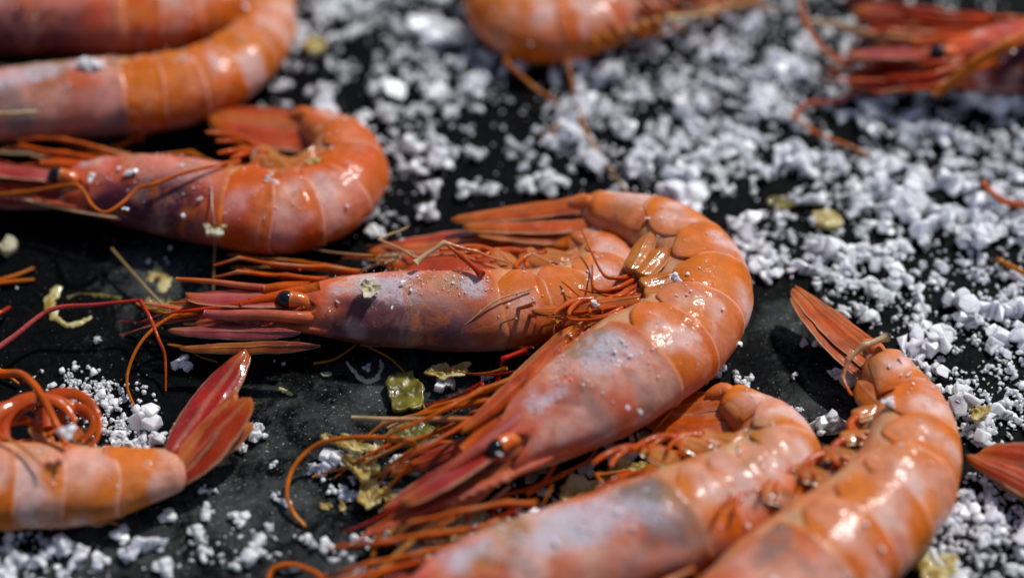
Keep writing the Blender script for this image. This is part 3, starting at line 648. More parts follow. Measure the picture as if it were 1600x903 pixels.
# dark red prawn, left
ant(P3, [(-30, 306, .8), (40, 300, 1.0), (110, 289, 1.3), (128, 296, 1.4), (145, 322, 1.45), (165, 332, 1.45), (190, 318, 1.5), (215, 295, 1.55), (240, 288, 1.6), (290, 270, 1.7), (340, 258, 1.6), (375, 252, 1.4)], .036, .042, AO, ORANGE)
P3.leg(px((110, 262, 1.1), (50, 268, .9), (-30, 268, .7)), .10, ORANGE, mixc(ORANGE, RED, .5))
P3.leg(px((200, 250, .8), (110, 244, .8), (30, 262, .7), (-40, 240, .5)), .07, RED, ORANGE)
ant(P3, [(330, 290, 1.5), (332, 330, 1.4), (337, 365, .9), (335, 400, .4), (333, 460, .05)], .02, .02, PALE, OLIVE)
ant(P3, [(40, 312, .9), (90, 325, .8), (150, 336, .9), (220, 346, .7)], .02, .03, CREAM, mixc(CREAM, RED, .4))
P3.leg(px((370, 270, .9), (300, 240, .7), (200, 246, .8), (100, 242, .6)), .08, AMBER, ORANGE)
P3.leg(px((470, 262, 1.0), (420, 240, .9), (380, 232, .6), (340, 205, .2)), .12, ORANGE, AMBER)
P4.leg(px((215, 180, 1.0), (222, 206, .5), (222, 224, .1)), .14, ORANGE, AO)
P4.leg(px((240, 200, .4), (180, 232, .2), (90, 234, .1)), .10, ORANGE, AMBER)
ant(P4, [(-60, 178, 1.5), (0, 178, 1.6), (60, 175, 1.6)], .05, .04, CREAM, CREAM)
# lower-left prawn: curled pleopods
for (cx, cy, r, a0, a1, w_) in ((60, 680, 62, 190, 20, .26), (108, 655, 42, 200, -60, .20), (75, 690, 70, 150, 30, .20), (30, 680, 50, 200, 60, .30), (118, 660, 26, 170, -80, .14), (100, 665, 55, 130, -50, .16)):
    pts = [(cx+r*math.cos(math.radians(a0+(a1-a0)*t/7)), cy-r*.95*math.sin(math.radians(a0+(a1-a0)*t/7)), .95+.25*math.sin(t/7*PI)+w_) for t in range(8)]
    P8.tube('pleopod', px(*pts), w_*.85, w_*.22, mixc(ORANGE, RED, .55), ORANGE, n=40, sides=14, flat=.38, mat=M_BLADE)
ant(P8, [(-30, 585, 1.0), (10, 584, 1.2), (35, 586, 1.4), (60, 610, 1.5), (82, 650, 1.6), (103, 695, 1.4)], .09, .055, ORANGE, ORANGE)
ant(P8, [(-20, 672, 1.5), (30, 695, 1.6), (70, 730, 1.6)], .03, .02, AO, PINK)
ant(P8, [(125, 812, .4), (150, 820, .3), (170, 815, .3), (187, 820, .1)], .03, .02, CREAM, AMBER)
P8.blade('uropod', G(268, 738, .62), G(398, 664, .8)-G(268, 738, .62), Vector((0, -.3, 1)), (G(398, 664, .8)-G(268, 738, .62)).length, .44, -.03, PINK, mixc(ORANGE, RED, .5), .10, .45)
P8.blade('uropod', G(268, 712, .75), G(380, 545, .95)-G(268, 712, .75), Vector((-.2, -.2, 1)), (G(380, 545, .95)-G(268, 712, .75)).length, .62, .03, RED, mixc(RED, PURPLE, .4), .08, .55)
# bottom-centre prawn
P9.leg(px((1130, 712, .9), (1080, 716, .7), (1040, 708, .5), (1008, 692, .3)), .20, mixc(RED, ORANGE, .5), AO, name='pleopod')
P9.leg(px((1080, 745, 1.3), (1020, 745, 1.4), (940, 770, 1.4), (880, 830, 1.3), (800, 870, 1.2), (700, 890, 1.0), (600, 905, .6)), .16, ORANGE, ROSE)
P9.leg(px((1060, 750, 1.1), (970, 762, 1.1), (920, 790, 1.1), (860, 850, .8), (760, 872, .5)), .13, RED, AO)
P9.leg(px((960, 770, .8), (930, 740, .5), (985, 735, .3)), .07, ORANGE, AMBER)
ant(P9, [(520, 915, .3), (490, 893, .3), (455, 882, .2), (428, 888, .1), (418, 905, .05)], .05, .05, ORANGE, AO)
ant(P9, [(1068, 812, 1.6), (1070, 860, 1.3), (1085, 895, .9), (1100, 925, .5)], .03, .04, AMBER, AMBER)
# right prawn
P10.leg(px((1385, 525, 1.35), (1350, 540, 1.35), (1326, 562, 1.2), (1318, 590, 1.0), (1332, 618, 1.0)), .10, CREAM, ORANGE, name='pleopod')
P10.blade('pleopod', G(1405, 665, 1.1), G(1335, 605, 1.0)-G(1405, 665, 1.1), Vector((0, -.3, 1)), 1.35, .55, .1, AMBER, ORANGE, .10, .6, ridges=0)
P10.blade('pleopod', G(1395, 690, 1.1), G(1345, 650, 1.0)-G(1395, 690, 1.1), Vector((0, -.3, 1)), 1.0, .6, .1, AMBER, CREAM, .10, .6, ridges=0)
# top prawns
P6.leg(px((797, 70, 1.2), (790, 96, .9), (830, 135, .5), (875, 165, .3)), .10, PINK, AMBER)
P6.leg(px((890, 178, .3), (868, 200, .2), (845, 220, .08)), .05, AMBER, AMBER)
ant(P6, [(885, 90, 1.0), (900, 160, .5), (920, 215, .3), (945, 255, .3), (982, 304, .2)], .045, .04, AMBER, OLIVE)
for k in range(7):
    P6.leg(px((930+20*k, 60-6*k, 1.2), (900+26*k, 80-6*k, .8), (870+34*k, 98-8*k, .3)), .10, AMBER, ORANGE)
P6.leg(px((1040, 30, 1.5), (1110, 20, 1.2), (1180, 2, .6)), .12, CREAM, AMBER)
for k in range(12):
    r_ = random.Random(300+k); x, y = 930+k*16, 52-k*4+r_.uniform(-14, 10)
    P6.leg(px((x-30, y-34, 1.3), (x, y-8, 1.1), (x+40+r_.uniform(0, 40), y+r_.uniform(-12, 8), .6), (x+90+r_.uniform(0, 60), y+r_.uniform(-20, 6), .2)), r_.uniform(.05, .12), mixc(ORANGE, RED, r_.random()*.7), AMBER)
ant(P7, [(1248, -20, .8), (1256, 30, .8), (1280, 70, .8), (1310, 92, .8), (1345, 96, .9), (1420, 98, 1.0)], .05, .06, ORANGE, ORANGE)
ant(P7, [(1262, 34, .8), (1310, 40, .9), (1370, 55, 1.0), (1450, 64, 1.2), (1540, 56, 1.2)], .06, .09, CREAM, AO)
ant(P7, [(1330, 148, .5), (1300, 160, .3), (1262, 162, .3), (1238, 182, .2)], .06, .05, ROSE, ORANGE)
P7.leg(px((1238, 183, .2), (1270, 205, .25), (1320, 226, .2), (1382, 256, .05)), .08, ORANGE, AMBER)
P7.leg(px((1640, 30, 1.9), (1570, 68, 2.0), (1520, 98, 1.8), (1455, 148, 1.2)), .16, ORANGE, AMBER)
P7.leg(px((1640, 36, 1.9), (1575, 74, 1.9), (1527, 104, 1.7), (1463, 151, 1.1)), .14, ORANGE, AMBER)
for k in range(14):
    r_ = random.Random(90+k); y = 10+k*10+r_.uniform(-6, 6); x = 1330+r_.uniform(-20, 60)
    P7.leg(px((1520+r_.uniform(-20, 60), 60+(y-70)*.5, 1.3), (1440+r_.uniform(-20, 30), y*.85+12, 1.2), (1380+r_.uniform(-20, 30), y, .9), (x, y+r_.uniform(-14, 14), .5)), r_.uniform(.07, .13), mixc(ORANGE, RED, r_.random()), mixc(RED, DEEP, r_.random()*.6))
P7.blade('antennal_scale', G(1500, 110, 1.1), G(1335, 125, .7)-G(1500, 110, 1.1), Vector((0, -.3, 1)), 2.6, .8, 0, RED, DEEP, .05, .5)
P7.blade('antennal_scale', G(1520, 40, 1.1), G(1320, 15, .7)-G(1520, 40, 1.1), Vector((0, -.3, 1)), 2.9, .9, 0, mixc(RED, ORANGE, .4), DEEP, .05, .5)

def piece(name, label, cat, verts, faces, mat, origin, group=None, cols=None, smooth=True):
    o = build(name, verts, faces, mat, None, origin, cols, smooth); o.location = Vector(origin)*CM
    o['label'] = label; o['category'] = cat
    if group: o['group'] = group
    return o
def loose_whisker(label, pts, r0, r1, c0, c1):
    q = catmull(px(*pts), 50); V, F = tube_geo(q, [r0+(r1-r0)*i/49 for i in range(50)], 8, .12)
    C = [(*jit(mixc(c0, c1, (i//8)/50), V[i], .3, 2.5), .1) for i in range(len(V))]
    piece('broken_antenna', label, 'antenna', V, F, M_LIMB, G(*pts[0][:2], 0), 'broken bits of prawn antenna on the slab', C)
loose_whisker('straight olive bit of antenna slanting towards the centre prawn\'s head', [(174, 388, .5), (215, 435, .4), (250, 472, .3), (272, 490, .3)], .035, .03, OLIVE, CREAM)
loose_whisker('short orange bit of antenna at the left edge, upper of the forked pair', [(-30, 445, .2), (20, 432, .15), (53, 419, .08)], .05, .035, ORANGE, AMBER)
loose_whisker('short orange bit of antenna at the left edge, lower of the forked pair', [(-30, 446, .2), (20, 440, .12), (54, 437, .06)], .05, .035, ORANGE, AMBER)
loose_whisker('curved orange bit of antenna on the salt at the right edge, upper one', [(1534, 284, .5), (1555, 306, .5), (1580, 318, .5), (1640, 324, .5)], .05, .07, ORANGE, ORANGE)
loose_whisker('curved yellow bit of antenna at the right edge below the orange one', [(1557, 405, .2), (1580, 416, .25), (1605, 428, .3), (1640, 436, .3)], .05, .05, AMBER, AMBER)
loose_whisker('short red bit of antenna tip at the left edge above the lower left prawn', [(-20, 498, .3), (0, 489, .3), (15, 480, .2)], .05, .04, ORANGE, RED)
loose_whisker('thin orange thread on the slab right under the left edge', [(-20, 570, .2), (0, 578, .2), (30, 600, .1)], .05, .03, AMBER, AMBER)

# ------------------------------------------------------------------ salt
rs = random.Random(5)
def crystal(bm, c, r, seedr):
    pts = []
    n = seedr.randint(9, 14); ax = (seedr.uniform(.7, 1.2), seedr.uniform(.65, 1.1), seedr.uniform(.6, 1.0))
    rot = Matrix.Rotation(seedr.uniform(0, PI), 3, Vector((seedr.uniform(-1, 1), seedr.uniform(-1, 1), seedr.uniform(-1, 1))).normalized())
    for k in range(n):
        v = Vector((seedr.uniform(-1, 1), seedr.uniform(-1, 1), seedr.uniform(-1, 1)))
        mxx = max(abs(v.x), abs(v.y), abs(v.z)); v = v/mxx*.45+v.normalized()*.55; v = Vector((v.x*ax[0], v.y*ax[1], v.z*ax[2]))*r
        pts.append(bm.verts.new(rot @ v+c))
    res = bmesh.ops.convex_hull(bm, input=pts)
    bad = [e for e in res['geom_interior'] if isinstance(e, bmesh.types.BMVert)]
    bmesh.ops.delete(bm, geom=list(set(bad)), context='VERTS')
def clump_mesh(name, seed, n, flat=.7, elong=1.0):
    r = random.Random(seed); bm = bmesh.new()
    crystal(bm, Vector((0, 0, .3)), .55, r) if n > 1 else None
    for k in range(n):
        a = r.uniform(0, 2*PI); q = r.random()**.5*.72
        rr = r.uniform(.30, .62) if n > 1 else .9
        c = Vector((math.cos(a)*q*elong, math.sin(a)*q/elong**.5, r.uniform(.1, .85)*flat*(1-q*.5)))
        if n == 1: c = Vector((0, 0, .6))
        crystal(bm, c, rr, r)
    mz = min(v.co.z for v in bm.verts)
    for v in bm.verts: v.co.z -= mz+.06
    for v in bm.verts: v.co *= CM
    bm.normal_update(); me = bpy.data.meshes.new(name); bm.to_mesh(me); bm.free()
    me.materials.append(M_SALT); return me
CL = [clump_mesh('salt_clump', 100+i, 4+i % 6, .8, 1+.25*(i % 3)) for i in range(12)]
SG = [clump_mesh('salt_grain', 300+i, 1 if i % 2 else 2) for i in range(8)]

# where the salt lies: (px, py, sx, sy, weight) soft patches read off the photograph
PATCH = [(720, 230, 90, 60, .12), (800, 290, 90, 40, .12), (620, 280, 40, 60, .14), (500, 60, 75, 70, .9), (560, 30, 60, 50, .8), (670, 60, 55, 75, 1.5), (700, 120, 45, 38, 1.5), (640, 100, 40, 35, 1.0), (575, 185, 40, 38, .9), (480, 130, 45, 35, .9), (690, 205, 45, 30, .55),
         (655, 235, 45, 45, .3), (740, 280, 60, 40, .3), (440, 215, 40, 18, .8), (585, 378, 35, 18, .8), (630, 330, 40, 30, .3),
         (1050, 80, 90, 60, 1.2), (1150, 70, 80, 60, 1.2), (1250, 90, 80, 80, 1.4), (940, 150, 70, 60, .9), (900, 220, 65, 45, .9), (980, 230, 60, 50, .9), (1080, 180, 80, 60, 1.0), (1180, 190, 90, 60, 1.3), (830, 250, 40, 30, .5),
         (1130, 280, 40, 45, .6), (1250, 240, 80, 50, 1.4), (1320, 200, 70, 50, 1.3), (1400, 240, 90, 55, 1.5), (1520, 220, 90, 50, 1.6), (1420, 320, 90, 55, 1.5), (1330, 290, 70, 40, 1.2), (1540, 310, 70, 50, 1.1),
         (1170, 385, 50, 35, 1.0), (1230, 390, 50, 40, 1.0), (1330, 400, 80, 45, 1.3), (1420, 420, 80, 45, 1.3), (1500, 440, 60, 40, .7), (1400, 480, 60, 35, 1.1), (1440, 520, 40, 40, .8), (1590, 430, 35, 40, 1.0),
         (1560, 530, 60, 45, 1.4), (1500, 590, 50, 45, 1.3), (1570, 620, 60, 50, 1.5), (1530, 660, 45, 25, 1.2), (1540, 790, 60, 45, 1.5), (1580, 860, 60, 50, 1.5), (1480, 850, 45, 40, .9), (1650, 500, 60, 200, 1.3), (1660, 800, 60, 120, 1.4),
         (120, 625, 40, 32, 1.5), (190, 650, 36, 24, 1.5), (225, 700, 36, 20, .9), (110, 690, 40, 30, .7), (15, 850, 50, 40, 1.2), (190, 850, 60, 40, .12), (330, 840, 80, 40, .1), (400, 880, 70, 30, .2), (250, 880, 60, 30, .15),
         (80, 890, 70, 20, .7), (540, 750, 50, 40, .3), (640, 860, 70, 30, .3), (800, 800, 60, 30, .5), (1000, 690, 70, 40, .25), (1180, 610, 60, 20, .3), (1290, 560, 60, 80, .22), (1320, 690, 40, 30, .3), (1250, 460, 60, 60, .25), (700, 20, 60, 60, 1.0), (900, 90, 60, 30, .5), (1450, 170, 120, 30, 1.0),
         (620, -60, 200, 60, 1.0), (1200, -60, 200, 60, 1.0), (1700, 250, 60, 120, 1.3)]
GAPS = [(730, 190, 70, 20, .25), (790, 290, 50, 30, .15), (540, 130, 25, 25, .5), (840, 130, 30, 20, .5), (1030, 230, 18, 30, .25), (1215, 315, 55, 25, 1.0), (1290, 345, 30, 20, .6), (880, 255, 22, 14, .4), (1420, 395, 30, 16, .4), (1510, 380, 70, 20, .6), (1200, 540, 60, 70, 1.0), (1150, 250, 25, 40, .3), (640, 170, 60, 25, .5), (1340, 620, 50, 80, .7), (1485, 480, 30, 18, .7), (1470, 560, 22, 20, .4), (1580, 745, 50, 14, .5)]
# outer area of sight for each patch in words
AREAS = [((380, 760, -80, 170), 'between the top prawns'), ((380, 540, 170, 250), 'inside the dark red prawn\'s curl'), ((520, 880, 170, 420), 'right of the dark red prawn'),
         ((880, 1120, 40, 330), 'below the top orange prawn'), ((760, 880, 100, 330), 'left of the bent thin leg'), ((1120, 1340, -80, 170), 'left of the tangled prawn'), ((1340, 1750, 120, 300), 'under the tangled prawn'),
         ((1120, 1340, 170, 300), 'in the upper drift'), ((1340, 1750, 300, 430), 'below the tangled prawn'), ((1100, 1340, 300, 440), 'behind the big curled prawn'),
         ((1180, 1420, 440, 720), 'left of the upright tail'), ((1340, 1480, 430, 640), 'right of the upright tail'), ((1480, 1750, 430, 700), 'above the cut-off red tail'), ((1400, 1750, 700, 1000), 'in the heap below the red tail'),
         ((-80, 280, 560, 740), 'by the curled orange pleopods'), ((-80, 240, 800, 1000), 'in the bottom left corner'), ((240, 500, 740, 1000), 'below the spread tail fan'),
         ((430, 720, 540, 1000), 'among the yellow scraps'), ((720, 1100, 640, 1000), 'between the lower prawns'), ((-2000, 5000, -2000, 5000), 'elsewhere on the black slab')]
def area(x, y):
    for (a, b_, c, d), t in AREAS:
        if a <= x < b_ and c <= y < d: return t
def sub(x, y):
    for (a, b_, c, d), t in AREAS[:-1]:
        if a <= x < b_ and c <= y < d:
            a, b_, c, d = max(a, 0), min(b_, 1600), max(c, 0), min(d, 903); i = int((x-a)/(b_-a+1)*3); j = int((y-c)/(d-c+1)*3)
            return (('upper left', 'upper middle', 'upper right'), ('middle left', 'centre', 'middle right'), ('lower left', 'lower middle', 'lower right'))[max(0, min(2, j))][max(0, min(2, i))]
    return ('upper ' if y < 450 else 'lower ')+('left' if x < 800 else 'right')
def dens(x, y):
    s = sum(w_*math.exp(-.5*(((x-a)/sx)**2+((y-b_)/sy)**2)) for a, b_, sx, sy, w_ in PATCH)
    g = sum(w_*math.exp(-.5*(((x-a)/sx)**2+((y-b_)/sy)**2)) for a, b_, sx, sy, w_ in GAPS)
    return max(0, min(1.3, s*.86)-g*1.1)
clumps = []      # (px, py, radius px, elong flag, h)
HAND = [(1062, 305, 34), (1102, 252, 20), (1140, 235, 22), (1498, 470, 28), (1400, 390, 20), (1310, 405, 20), (1300, 385, 22), (1462, 355, 28), (1540, 370, 26), (1475, 330, 22), (1265, 425, 18), (1385, 410, 15),
        (648, 262, 14), (688, 245, 18), (724, 300, 18), (676, 290, 12), (661, 331, 14), (770, 294, 12), (737, 242, 11), (1460, 535, 22), (1432, 540, 20), (1320, 485, 14), (1325, 530, 10), (1258, 535, 8), (1283, 533, 9),
        (1345, 590, 20), (1312, 588, 14), (1390, 630, 16), (1285, 668, 20), (1329, 715, 20), (1152, 592, 9), (1170, 592, 8), (1122, 580, 10), (1128, 573, 9), (1165, 605, 10), (1216, 700, 8), (1106, 695, 7), (1240, 588, 6), (1235, 640, 6),
        (575, 572, 6), (284, 568, 13), (153, 530, 6), (398, 680, 17), (377, 700, 9), (423, 825, 5), (265, 803, 11), (322, 799, 12), (371, 808, 12), (190, 838, 15), (197, 868, 13), (237, 855, 18), (250, 885, 15), (303, 832, 13), (318, 862, 11), (397, 856, 18), (365, 882, 9),
        (108, 882, 16), (152, 875, 12), (53, 880, 9), (525, 718, 22), (492, 731, 12), (518, 765, 8), (533, 768, 9), (548, 776, 9), (552, 773, 9), (438, 778, 11), (507, 851, 10), (480, 846, 9), (537, 865, 5), (419, 824, 7), (618, 716, 13), (428, 727, 6),
        (710, 820, 18), (675, 850, 12), (650, 858, 12), (613, 845, 14), (830, 820, 20), (797, 828, 16), (963, 712, 20), (917, 735, 10), (925, 720, 7), (695, 600, 16), (760, 590, 7), (893, 690, 8), (560, 895, 10), (590, 880, 10), (850, 770, 9), (1382, 470, 10), (1270, 350, 8),
        (1295, 650, 7), (1410, 680, 8), (1250, 640, 5), (1213, 640, 6), (1360, 620, 8), (1225, 770, 6), (70, 870, 14), (25, 852, 20), (18, 880, 16), (8, 895, 16)]
for (x, y, r) in HAND: clumps.append((x, y, r*1.3, 0))
tries = 0
while len(clumps) < 960 and tries < 90000:
    tries += 1
    x, y = rs.uniform(-80, 1760), rs.uniform(-110, 960)
    d = dens(x, y)*(1+1.7*noise.noise(Vector((x/48, y/34, 2.2)))+.5*noise.noise(Vector((x/20, y/15, 7.2))))
    if d <= 0 or rs.random() > d**1.8*.8: continue
    r = min(27, 8.5*math.exp(rs.gauss(.30, .58)))*(.72+.34*min(1.2, d))
    ok = True
    for (a, b_, c, _) in clumps:
        if abs(a-x) < 50 and abs(b_-y) < 50 and (a-x)**2+((b_-y)*1.25)**2 < ((c+r)*.54)**2: ok = False; break
    if ok: clumps.append((x, y, r, 0))
fine = []
tries = 0
for k in range(9000):
    x, y = rs.uniform(-80, 1760), rs.uniform(-110, 960)
    if rs.random() > (dens(x, y)*(1+1.2*noise.noise(Vector((x/40, y/30, 5.2)))))**1.2*.34+.006: continue
    sp_ = rs.uniform(5, 17)
    for q_ in range(rs.randint(2, 9)): fine.append((x+rs.gauss(0, sp_), y+rs.gauss(0, sp_*.72), 3.4*math.exp(rs.gauss(.1, .38))))
nfine = len(fine)
while len(fine) < nfine+2200 and tries < 90000:
    tries += 1
    x, y = rs.uniform(-80, 1760), rs.uniform(-110, 960)
    d = dens(x, y)*max(0, 1+1.7*noise.noise(Vector((x/48, y/34, 2.2))))
    if rs.random() > d*.6+.012: continue
    fine.append((x, y, 1.6*math.exp(rs.gauss(.35, .5))))
def px_cm(y): return 1600/WCM*D/((G(800, y)-cam_pos).dot(FWD))
inview = sorted([c for c in clumps if -10 < c[0] < 1610 and -10 < c[1] < 913], key=lambda c: -c[2])
singles = set(id(c) for c in inview[:290])
names = {}
stuffV = []; stuffF = []; nvt = 0
cache = {}
def arr(me):
    if me.name not in cache:
        v = np.empty(len(me.vertices)*3); me.vertices.foreach_get('co', v)
        me.calc_loop_triangles(); t = np.empty(len(me.loop_triangles)*3, int); me.loop_triangles.foreach_get('vertices', t)
        cache[me.name] = (v.reshape(-1, 3), t.reshape(-1, 3))
    return cache[me.name]
WET = None
for c in clumps+[(f[0], f[1], f[2], 1) for f in fine]:
    x, y, r, small = c
    rc = r/px_cm(y); g = G(x, y, rc*.5)
    g = Vector((g.x, g.y, 0))
    if small or r < 6: me = rs.choice(SG)
    else: me = rs.choice(CL)
    az = rs.uniform(0, 2*PI); sc = Vector((rc*rs.uniform(.85, 1.2), rc*rs.uniform(.85, 1.2), rc*rs.uniform(.75, 1.1)))
    if id(c) in singles:
        o = bpy.data.objects.new('salt_crystal', me); col.objects.link(o)
        o.location = g*CM; o.rotation_euler = (rs.uniform(-.15, .15), rs.uniform(-.15, .15), az); o.scale = sc
        a = area(x, y)+', '+sub(x, y)
        size = 'big' if r > 22 else ('middling' if r > 15 else 'small')
        asp = ''
        o['label'] = f'{size} white salt crystal {a}'; o['category'] = 'salt crystal'
        o['group'] = f'{size} salt crystals {a}'
    else:
        v, t = arr(me); M_ = np.array((Matrix.Rotation(az, 3, 'Z') @ Matrix.Rotation(rs.uniform(-.3, .3), 3, 'X')) @ Matrix.Diagonal(sc))
        stuffV.append(v @ M_.T+np.array(g*CM)); stuffF.append(t+nvt); nvt += len(v)
# second layer of grains piled in the densest drifts
for k in range(3500):
    x, y = rs.uniform(-80, 1760), rs.uniform(-110, 960); d = dens(x, y)
    if rs.random() > (d*(1+1.7*noise.noise(Vector((x/48, y/34, 2.2))))-.75)*.9: continue
    r = 2.4*math.exp(rs.gauss(.3, .6)); rc = r/px_cm(y); g = G(x, y, 0); me = rs.choice(SG)
    g.z = rs.uniform(0, .14); v, t = arr(me); M_ = np.array(Matrix.Rotation(rs.uniform(0, 6), 3, 'Z') @ Matrix.Diagonal((rc, rc, rc)))
    stuffV.append(v @ M_.T+np.array(g*CM)); stuffF.append(t+nvt); nvt += len(v)
VV = np.concatenate(stuffV); FF = np.concatenate(stuffF)
me = bpy.data.meshes.new('fine_salt'); me.vertices.add(len(VV)); me.vertices.foreach_set('co', VV.ravel())
me.loops.add(len(FF)*3); me.loops.foreach_set('vertex_index', FF.ravel().astype(np.int32)); me.polygons.add(len(FF))
me.polygons.foreach_set('loop_start', np.arange(0, len(FF)*3, 3, dtype=np.int32)); me.update(calc_edges=True); me.validate()
me.materials.append(M_SALT)
o = bpy.data.objects.new('fine_salt', me); col.objects.link(o); o['kind'] = 'stuff'; o['label'] = 'fine loose salt grains scattered over the black slab'
# salt on the prawns
def on_prawn(x, y, h, r, label, mat=None, e=1.0):
    me = CL[int(x) % 12] if r > 6 else SG[int(x) % 8]
    o = bpy.data.objects.new('salt_crystal', me); col.objects.link(o); g = G(x, y, h); rc = r/px_cm(y)
    o.location = g*CM; o.scale = (rc*e, rc, rc*.8); o.rotation_euler = (.2, .1, x)
    o['label'] = label; o['category'] = 'salt crystal'
for a in ((1055, 436, 1.75, 9, 'pink-white salt crystal standing on the pleopods of the big curled prawn'), (612, 482, 1.45, 4, 'tiny salt grain near the middle of the centre prawn\'s carapace'),
          (145, 105, 1.55, 16, 'bright white salt crystal on the back of the speckled upper left prawn'), (427, 283, 1.45, 11, 'white salt crystal on the first abdomen ring of the dark red prawn'), (143, 279, 1.35, 8, 'pale salt crystal behind the eye of the dark red prawn'),
          (205, 274, 1.4, 9, 'cream salt crystal on the front of the dark red prawn\'s carapace'), (196, 328, 1.35, 6, 'small salt crystal low on the dark red prawn\'s carapace'), (287, 339, 1.2, 5, 'tiny salt crystal low on the dark red prawn near the flake'), (379, 272, 1.4, 8, 'salt crystal at the upper rear corner of the dark red prawn\'s carapace'),
          (400, 240, 1.1, 9, 'salt crystal among the legs of the dark red prawn'), (1389, 632, 1.45, 11, 'translucent salt crystal stuck to the pleopod of the lower right prawn'), (1412, 553, 1.3, 7, 'white salt flake on the last tail ring of the lower right prawn'), (1390, 575, 1.25, 5, 'tiny salt grain on the last tail ring of the lower right prawn'),
          (55+50, 678, 1.9, 14, 'lilac salt crystal sitting on the curled pleopods at the lower left'), (1002, 550, 1.9, 6, 'small salt crystal on the rear of the big curled prawn\'s carapace'), (982, 640, 1.75, 6, 'left one of two salt grains low on the big prawn\'s carapace'), (998, 643, 1.7, 6, 'right one of two salt grains low on the big prawn\'s carapace'),
          (780, 710, 1.65, 5, 'salt grain resting on the eye of the big curled prawn'), (1152, 540, .9, 9, 'salt crystal stuck to the outer edge of the big curled prawn'), (930, 478, 1.65, 8, 'translucent salt grain caught between the big prawn\'s pleopod branches'), (300, 255, .9, 6, 'salt grain above the dark red prawn')):
    on_prawn(*a)

# fine salt dust stuck to the shells
dv, df, nd = [], [], 0
rd_ = random.Random(33)
for P in prawns:
    for k in range(70):
        s_ = rd_.uniform(.4, 8.6); ph = math.copysign(rd_.gauss(1.35, .45), 1)
        sg = 1 if P.surf(5, PI/2).z > P.surf(5, -PI/2).z else -1
        q = P.surf(s_, ph*sg, 1.035); me = rd_.choice(SG); v, t = arr(me); r = .018*math.exp(rd_.gauss(.2, .5))
        M_ = np.array(Matrix.Rotation(rd_.uniform(0, 6), 3, 'Z') @ Matrix.Diagonal((r, r*rd_.uniform(.7, 1.6), r*.7)))
        dv.append(v @ M_.T+np.array(q*CM)); df.append(t+nd); nd += len(v)
for P, s0_, s1_, n_ in ((C1, 1.0, 2.9, 420), (C2, 1.2, 2.8, 320), (P9, 1.2, 2.9, 420), (P3, 1.4, 2.7, 160), (P4, 1.2, 2.9, 200)):
    sg = 1 if P.surf(5, PI/2).z > P.surf(5, -PI/2).z else -1
    for k in range(n_):
        s_ = rd_.uniform(s0_, s1_); ph = rd_.gauss(1.75, .35); q = P.surf(s_, ph*sg, 1.02)
        if noise.noise(Vector((q.x*1.4, q.y*1.4, P.seed))) < rd_.uniform(-.25, .15): continue
        me = rd_.choice(SG); v, t = arr(me); r = .011*math.exp(rd_.gauss(.2, .45))
        M_ = np.array(Matrix.Rotation(rd_.uniform(0, 6), 3, 'Z') @ Matrix.Diagonal((r, r*rd_.uniform(.7, 1.9), r*.6)))
        dv.append(v @ M_.T+np.array(q*CM)); df.append(t+nd); nd += len(v)
me = bpy.data.meshes.new('salt_dust'); me.from_pydata(np.concatenate(dv).tolist(), [], np.concatenate(df).tolist()); me.materials.append(M_SALT)
o = bpy.data.objects.new('salt_dust', me); col.objects.link(o); o['kind'] = 'stuff'; o['label'] = 'fine salt dust sticking to the prawn shells'

# ------------------------------------------------------------------ scraps of food
def flake(name, label, cat, x, y, h, rx, ry, mat, seed, thick=.05, jag=.35, curl=.15, rot=0.0, hole=0.0, rings=9):
    """irregular curled flake: a disc of rings with a ragged rim, given real thickness"""
    r = random.Random(seed); n = 40; c = G(x, y, h); V = [Vector((c.x, c.y, c.z+thick))]; F = []
    for k in range(1, rings+1):
        t = k/rings
        for i in range(n):
            a = 2*PI*i/n; rag = 1+jag*noise.noise(Vector((math.cos(a)*1.6+seed, math.sin(a)*1.6, seed*.3)))*1.6*t+jag*.5*noise.noise(Vector((math.cos(a)*5+seed, math.sin(a)*5, 1)))*t
            u, v = rx*t*rag*math.cos(a), ry*t*rag*math.sin(a)
            X, Y = u*math.cos(rot)-v*math.sin(rot), u*math.sin(rot)+v*math.cos(rot)
            z = (.12 if name != 'seed' else .07)*abs(noise.noise(Vector((X*9+seed, Y*9, 4))))+curl*t*t*(1+noise.noise(Vector((X*3, Y*3, seed))))*.6*min(rx, ry)*2+.06*noise.noise(Vector((X*4+seed, Y*4, 2)))
            V.append(Vector((c.x+X, c.y+Y, c.z+thick+max(0, z))))
    for i in range(n): F.append((0, 1+i, 1+(i+1) % n))
    for k in range(rings-1):
        for i in range(n):
            a, b_ = 1+k*n+i, 1+k*n+(i+1) % n; F.append((a, a+n, b_+n, b_))
    m_ = len(V); V2 = [v-Vector((0, 0, thick)) for v in V]; F2 = [tuple(j+m_ for j in f[::-1]) for f in F]
    o0 = 1+(rings-1)*n
    E = [(o0+i, o0+i+m_, o0+(i+1) % n+m_, o0+(i+1) % n) for i in range(n)]
    return piece(name, label, cat, V+V2, F+F2+E, mat, Vector((c.x, c.y, h)))
flake('seed', 'olive yellow oily seed lying on the slab under a whisker of the big prawn', 'seed', 632, 620, .02, .40, .46, M_OIL, 3, .12, .34, .1)
flake('seed', 'smaller olive seed half hidden beneath the orange whiskers of the big prawn', 'seed', 640, 680, .02, .55, .30, M_OIL, 4, .12, .3, 0)
flake('peel_scrap', 'ragged yellow peel scrap on salt crystals left of the bent red leg', 'peel', 703, 584, .22, .40, .20, M_YEL, 5, .05, .5, .2, .15)
flake('peel_scrap', 'crumpled yellow and amber scrap beside a big salt crystal', 'peel', 570, 742, .10, .32, .30, M_YEL, 6, .16, .5, .5)
